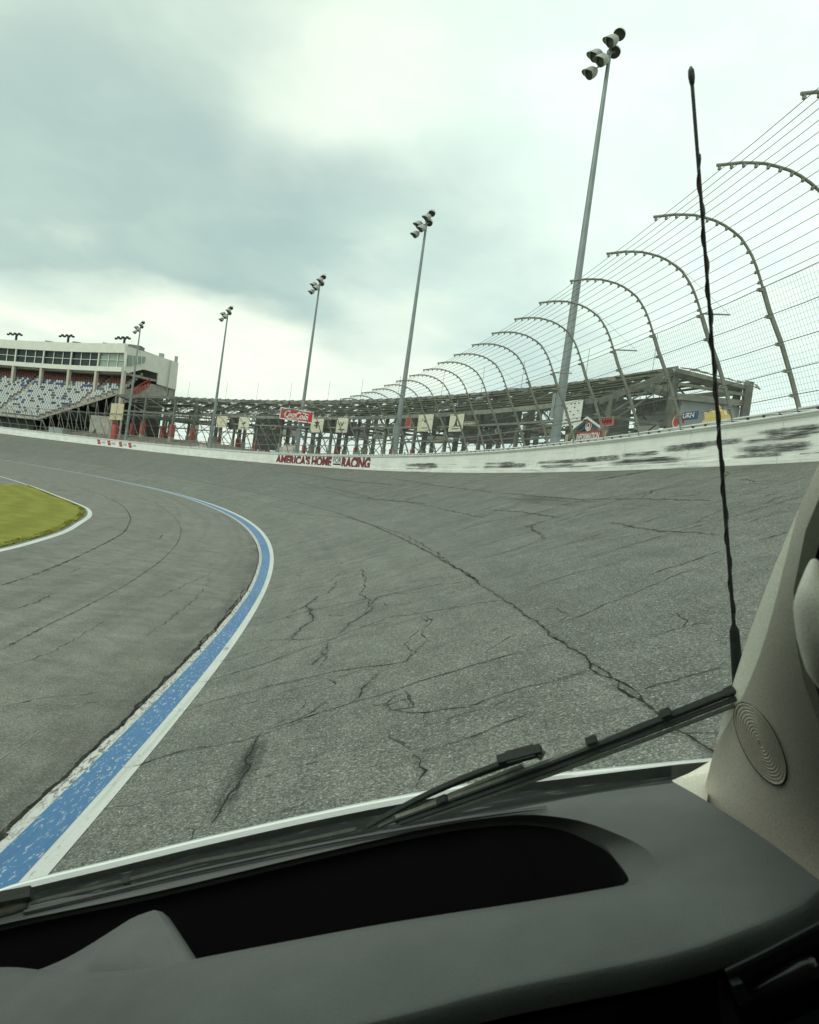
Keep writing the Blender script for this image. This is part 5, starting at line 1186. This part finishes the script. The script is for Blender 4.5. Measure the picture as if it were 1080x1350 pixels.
# oval speaker grille with concentric ribs
c0 = np.array([1002.5, 981.]); ax1 = np.array([26.5, 51.]); L1 = np.linalg.norm(ax1); ax1 /= L1; ax2 = np.array([-ax1[1], ax1[0]])
def gpt(a, r, lift):
    # stadium-like oval: half-length 57, half-width 21
    q = c0+ax1*(math.cos(a)*58*r)+ax2*(math.sin(a)*22*r); p = vy(q[0], q[1], tdepth(q[0], q[1])); n_ = p/np.linalg.norm(p); return p-n_*lift
b = MB(); rows = []
rr2 = [1.06, 1.03, 1.0, .985, .96]; ll = [.0, .0022, .0028, .0002, -.0005]
k = .94
while k > .1: rr2 += [k, k-.018, k-.05, k-.068]; ll += [-.0004, .0014, .0014, -.0004]; k -= .088
for r, l in zip(rr2, ll): rows.append([gpt(a, max(r, .01), l+.0012) for a in np.linspace(0, 2*math.pi, 41)])
b.sheet(rows); b.build('speaker_grille', M['beige'], PT, True, off=VO)
b = MB(); b.tube([gpt(a, 1.04, .0016) for a in np.linspace(0, 2*math.pi, 49)], .0011, 5, False); b.build('grille_groove', M['blackp'], PT, True, off=VO)
# dark seal and light grab handle at the pillar's rear side
b = MB(); rows = []
for v, ua in [(560, 1112), (620, 1088), (700, 1056), (780, 1040), (850, 1044), (900, 1055), (950, 1072), (1000, 1094)]:
    y = tdepth(ua, v)+.012; rows.append([vy(ua, v, y), vy(ua+14, v, y-.01), vy(ua+40, v, y-.015), vy(ua+150, v, y-.02)])
b.sheet(rows, flip=True); b.build('door_seal', M['rubber'], VAN, True, off=VO)
b = MB(); gh = smooth3([vy(1074, 742, .70), vy(1069, 775, .66), vy(1070, 800, .645), vy(1078, 840, .64), vy(1086, 880, .645), vy(1100, 915, .68)], 6); b.tube(gh, [float(np.interp(i/(len(gh)-1), [0, .2, .4, .6, .8, 1], [.004, .009, .0135, .0155, .013, .006])) for i in range(len(gh))], 20); b.build('grab_handle', M['beige'], VAN, True, off=VO)
# wipers
def wp(u, v, o=.02): return vw(u, v, o)
def wiper(P):
    w = empty_child('wiper')
    for nm, path, r, o, m_ in P:
        b = MB(); b.tube([wp(u, v, o) for u, v in path], r, 8); b.build(nm, M[m_], w, True, off=VO)
    return w
def empty_child(nm):
    o = bpy.data.objects.new(nm, None); COL.objects.link(o); o.parent = VAN; return o
def flatbar(path, w, h, nm, m_, par, o=.02):
    b = MB(); P = [wp(u, v, o) for u, v in path]; nrm = np.array([0, .72, .70])
    rows = []
    for i, p in enumerate(P):
        d = P[min(i+1, len(P)-1)]-P[max(i-1, 0)]; d /= np.linalg.norm(d); s_ = np.cross(d, nrm); s_ /= np.linalg.norm(s_); ww = w[i] if hasattr(w, '__len__') else w
        rows.append([p+s_*ww/2, p+s_*ww*.4+nrm*h, p-s_*ww*.4+nrm*h, p-s_*ww/2, p-s_*ww*.45-nrm*.002, p+s_*ww*.45-nrm*.002, p+s_*ww/2])
    b.sheet(rows); b.add(rows[0][:6], [tuple(range(6))]); b.add(rows[-1][:6], [tuple(range(5, -1, -1))]); return b.build(nm, M[m_], par, False, off=VO)
def seg(a, c, n=10, bow=0.):
    a = np.array(a, float); c = np.array(c, float); d = c-a; nn = np.array([-d[1], d[0]])/np.linalg.norm(d); return [tuple(a+d*t+nn*bow*math.sin(math.pi*t)) for t in np.linspace(0, 1, n)]
wr = empty_child('wiper')
flatbar(seg((520, 1083), (972, 911), 14, 3), .011, .007, 'blade_spine', 'wiper', wr, .018)
flatbar(seg((528, 1086), (972, 921), 14, 3), .005, .004, 'rubber_blade', 'rubber', wr, .009)
flatbar(seg((560, 1079), (972, 929), 14, 3), .004, .003, 'blade_lip', 'wiper_h', wr, .006)
flatbar(seg((522, 1078), (972, 906.5), 14, 3), .0028, .004, 'spine_edge', 'wiper_h', wr, .022)
flatbar(seg((484, 1091), (684, 1002), 10, -6), [.004+.0014*i for i in range(10)], .006, 'wiper_arm', 'wiper', wr, .036)
flatbar(seg((500, 1090), (690, 1010), 10, -2), .006, .003, 'arm_link', 'wiper_h', wr, .03)
b = MB(); A_, C_ = wp(657, 1003, .034), wp(714, 988, .034); b.bar(A_, C_, .014, .013, (0, .72, .70)); b.bar(A_*.8+C_*.2, C_*.85+A_*.15, .009, .019, (0, .72, .70)); o = b.build('connector', M['wiper'], wr, off=VO)
b = MB(); b.tube([wp(706, 990, .036), wp(716, 997, .026)], [.008, .008], 8); b.build('connector_cap', M['wiper_l'], wr, True, off=VO)
for u, v in ((583, 1055), (780, 977), (878, 941), (963, 912)):
    b = MB(); b.bar(wp(u-6, v+2, .022), wp(u+6, v-3, .022), .009, .011, (0, .72, .70)); b.build('blade_clip', M['wiper'], wr, off=VO)
wl = empty_child('wiper')
flatbar(seg((40, 1191.5), (262, 1137), 10, 1)+seg((262, 1137), (470, 1094), 8, 1)[1:], .0045, .004, 'blade_spine', 'wiper_l', wl, .012)
b = MB(); b.bar(wp(162, 1162, .014), wp(172, 1160, .014), .012, .012, (0, .72, .7)); b.build('blade_clip', M['wiper'], wl, off=VO)
b = MB(); b.bar(wp(-30, 1192, .03), wp(42, 1178, .03), .022, .018, (0, .72, .7)); b.build('connector', M['wiper'], wl, off=VO)
b = MB(); b.tube([wp(-20, 1207, .012), wp(5, 1202, .013), wp(20, 1198, .013), wp(36, 1193, .012)], [.008, .012, .012, .005], 10); b.build('pivot_cap', M['wiper_l'], wl, True, off=VO)
# mast antenna with spiral winding
an = empty_child('antenna')
p0, p1 = vy(973, 892, 1.44), vy(912.5, 108, 1.30)
def along(t): return p0+(p1-p0)*t
b = MB(); b.tube([along(t) for t in np.linspace(.08, 1, 20)], [.0036]*10+[.0032]*10, 8); b.build('mast', M['gloss'], an, True, off=VO)
ax = p1-p0; ax /= np.linalg.norm(ax); e1 = np.cross(ax, [0, 1, 0]); e1 /= np.linalg.norm(e1); e2 = np.cross(ax, e1)
b = MB(); b.tube([along(.09+.80*t)+.0040*(e1*math.cos(t*19*math.pi)+e2*math.sin(t*19*math.pi)) for t in np.linspace(0, 1, 260)], .0015, 5); b.build('spiral_winding', M['gloss'], an, True, off=VO)
b = MB(); b.tube([along(-.02), along(.0), along(.085), along(.095)], [.011, .0105, .0085, .005], 10); b.build('antenna_base', M['blackp'], an, True, off=VO)
b = MB(); b.tube([p1-ax*.006, p1, p1+ax*.008, p1+ax*.018, p1+ax*.024], [.003, .0045, .0055, .0050, .0015], 10); b.build('antenna_tip', M['gloss'], an, True, off=VO)
b = MB(); q = along(-.02); b.tube([q, q+np.array([0, .02, -.20])], [.014, .02], 8); b.build('antenna_stem', M['blackp'], an, True, off=VO)
# cabin shell and body
RW, LW = .56, -1.66
def panel(P, nm, m_, th=.03, nrm=None):
    P = [np.array(p, float) for p in P]
    nn = np.cross(P[1]-P[0], P[2]-P[0]); nn /= np.linalg.norm(nn); b = MB(); Q = [p+nn*th for p in P]; n_ = len(P)
    b.add(P+Q, [tuple(range(n_-1, -1, -1)), tuple(range(n_, 2*n_))]+[(i, (i+1) % n_, n_+(i+1) % n_, n_+i) for i in range(n_)]); return b.build(nm, M[m_], VAN, off=VO)
M['liner'] = grainy((.30, .29, .25), 150, .1, .8, .2, 'headliner'); M['floor'] = grainy((.03, .03, .03), 100, .3, .9, .1, 'floor_mat')
panel([(LW, .36, .44), (LW, -3.2, .47), (RW, -3.2, .47), (RW, .36, .44)], 'headliner', 'liner')
panel([(LW, .42, .50), (LW, -3.25, .53), (RW, -3.25, .53), (RW, .42, .50)], 'roof_panel', 'vanwhite', .02)
panel([(LW, 1.2, -1.15), (RW, 1.2, -1.15), (RW, -3.2, -1.15), (LW, -3.2, -1.15)], 'floor', 'floor')
panel([(LW, -3.2, -1.15), (RW, -3.2, -1.15), (RW, -3.2, .47), (LW, -3.2, .47)], 'rear_wall', 'liner')
panel([(LW, 1.38, -1.15), (LW, 1.38, -.66), (RW, 1.38, -.66), (RW, 1.38, -1.15)], 'firewall', 'floor')
for sd_, xw in (('r', RW), ('l', LW)):
    t_ = .03 if sd_ == 'r' else -.03
    for P in ([(xw, 1.25, -1.15), (xw, -3.2, -1.15), (xw, -3.2, -.38), (xw, 1.25, -.42)], [(xw, -.45, -.38), (xw, -3.2, -.38), (xw, -3.2, .50), (xw, -.45, .50)], [(xw, .40, .36), (xw, -.45, .36), (xw, -.45, .50), (xw, .40, .48)], [(xw, 1.25, -.42), (xw, .85, -.40), (xw, .30, .36), (xw, .40, .48)]):
        panel(P if sd_ == 'l' else P, 'side_panel', 'vanwhite' if sd_ == 'x' else 'liner', t_)
        panel([(p[0]+(.035 if sd_ == 'r' else -.035), p[1], p[2]) for p in P], 'outer_panel', 'vanwhite', t_*.5)
    panel([(xw, .85, -.40), (xw, -.45, -.38), (xw, -.45, .36), (xw, .30, .36)], 'door_glass', 'glass', .004)
    panel([(xw+(.036 if sd_ == 'r' else -.036), 2.2, -1.25), (xw+(.036 if sd_ == 'r' else -.036), 1.2, -1.25), (xw+(.036 if sd_ == 'r' else -.036), 1.2, -.68), (xw+(.036 if sd_ == 'r' else -.036), 2.2, -1.12)], 'fender', 'vanwhite', t_)
    for yy in (1.75, -2.3):
        w = MB(); xx = xw-(.12 if sd_ == 'r' else -.12); w.tube([(xx-.11, yy, -1.577+.36), (xx-.09, yy, -1.577+.36), (xx+.09, yy, -1.577+.36), (xx+.11, yy, -1.577+.36)], [.30, .36, .36, .30], 24); o = w.build('wheel', M['rubber'], VAN, True, off=VO)
        w = MB(); w.tube([(xx-.115, yy, -1.217), (xx+.115, yy, -1.217)], .2, 16); w.build('rim', M['chrome'], o, off=VO)
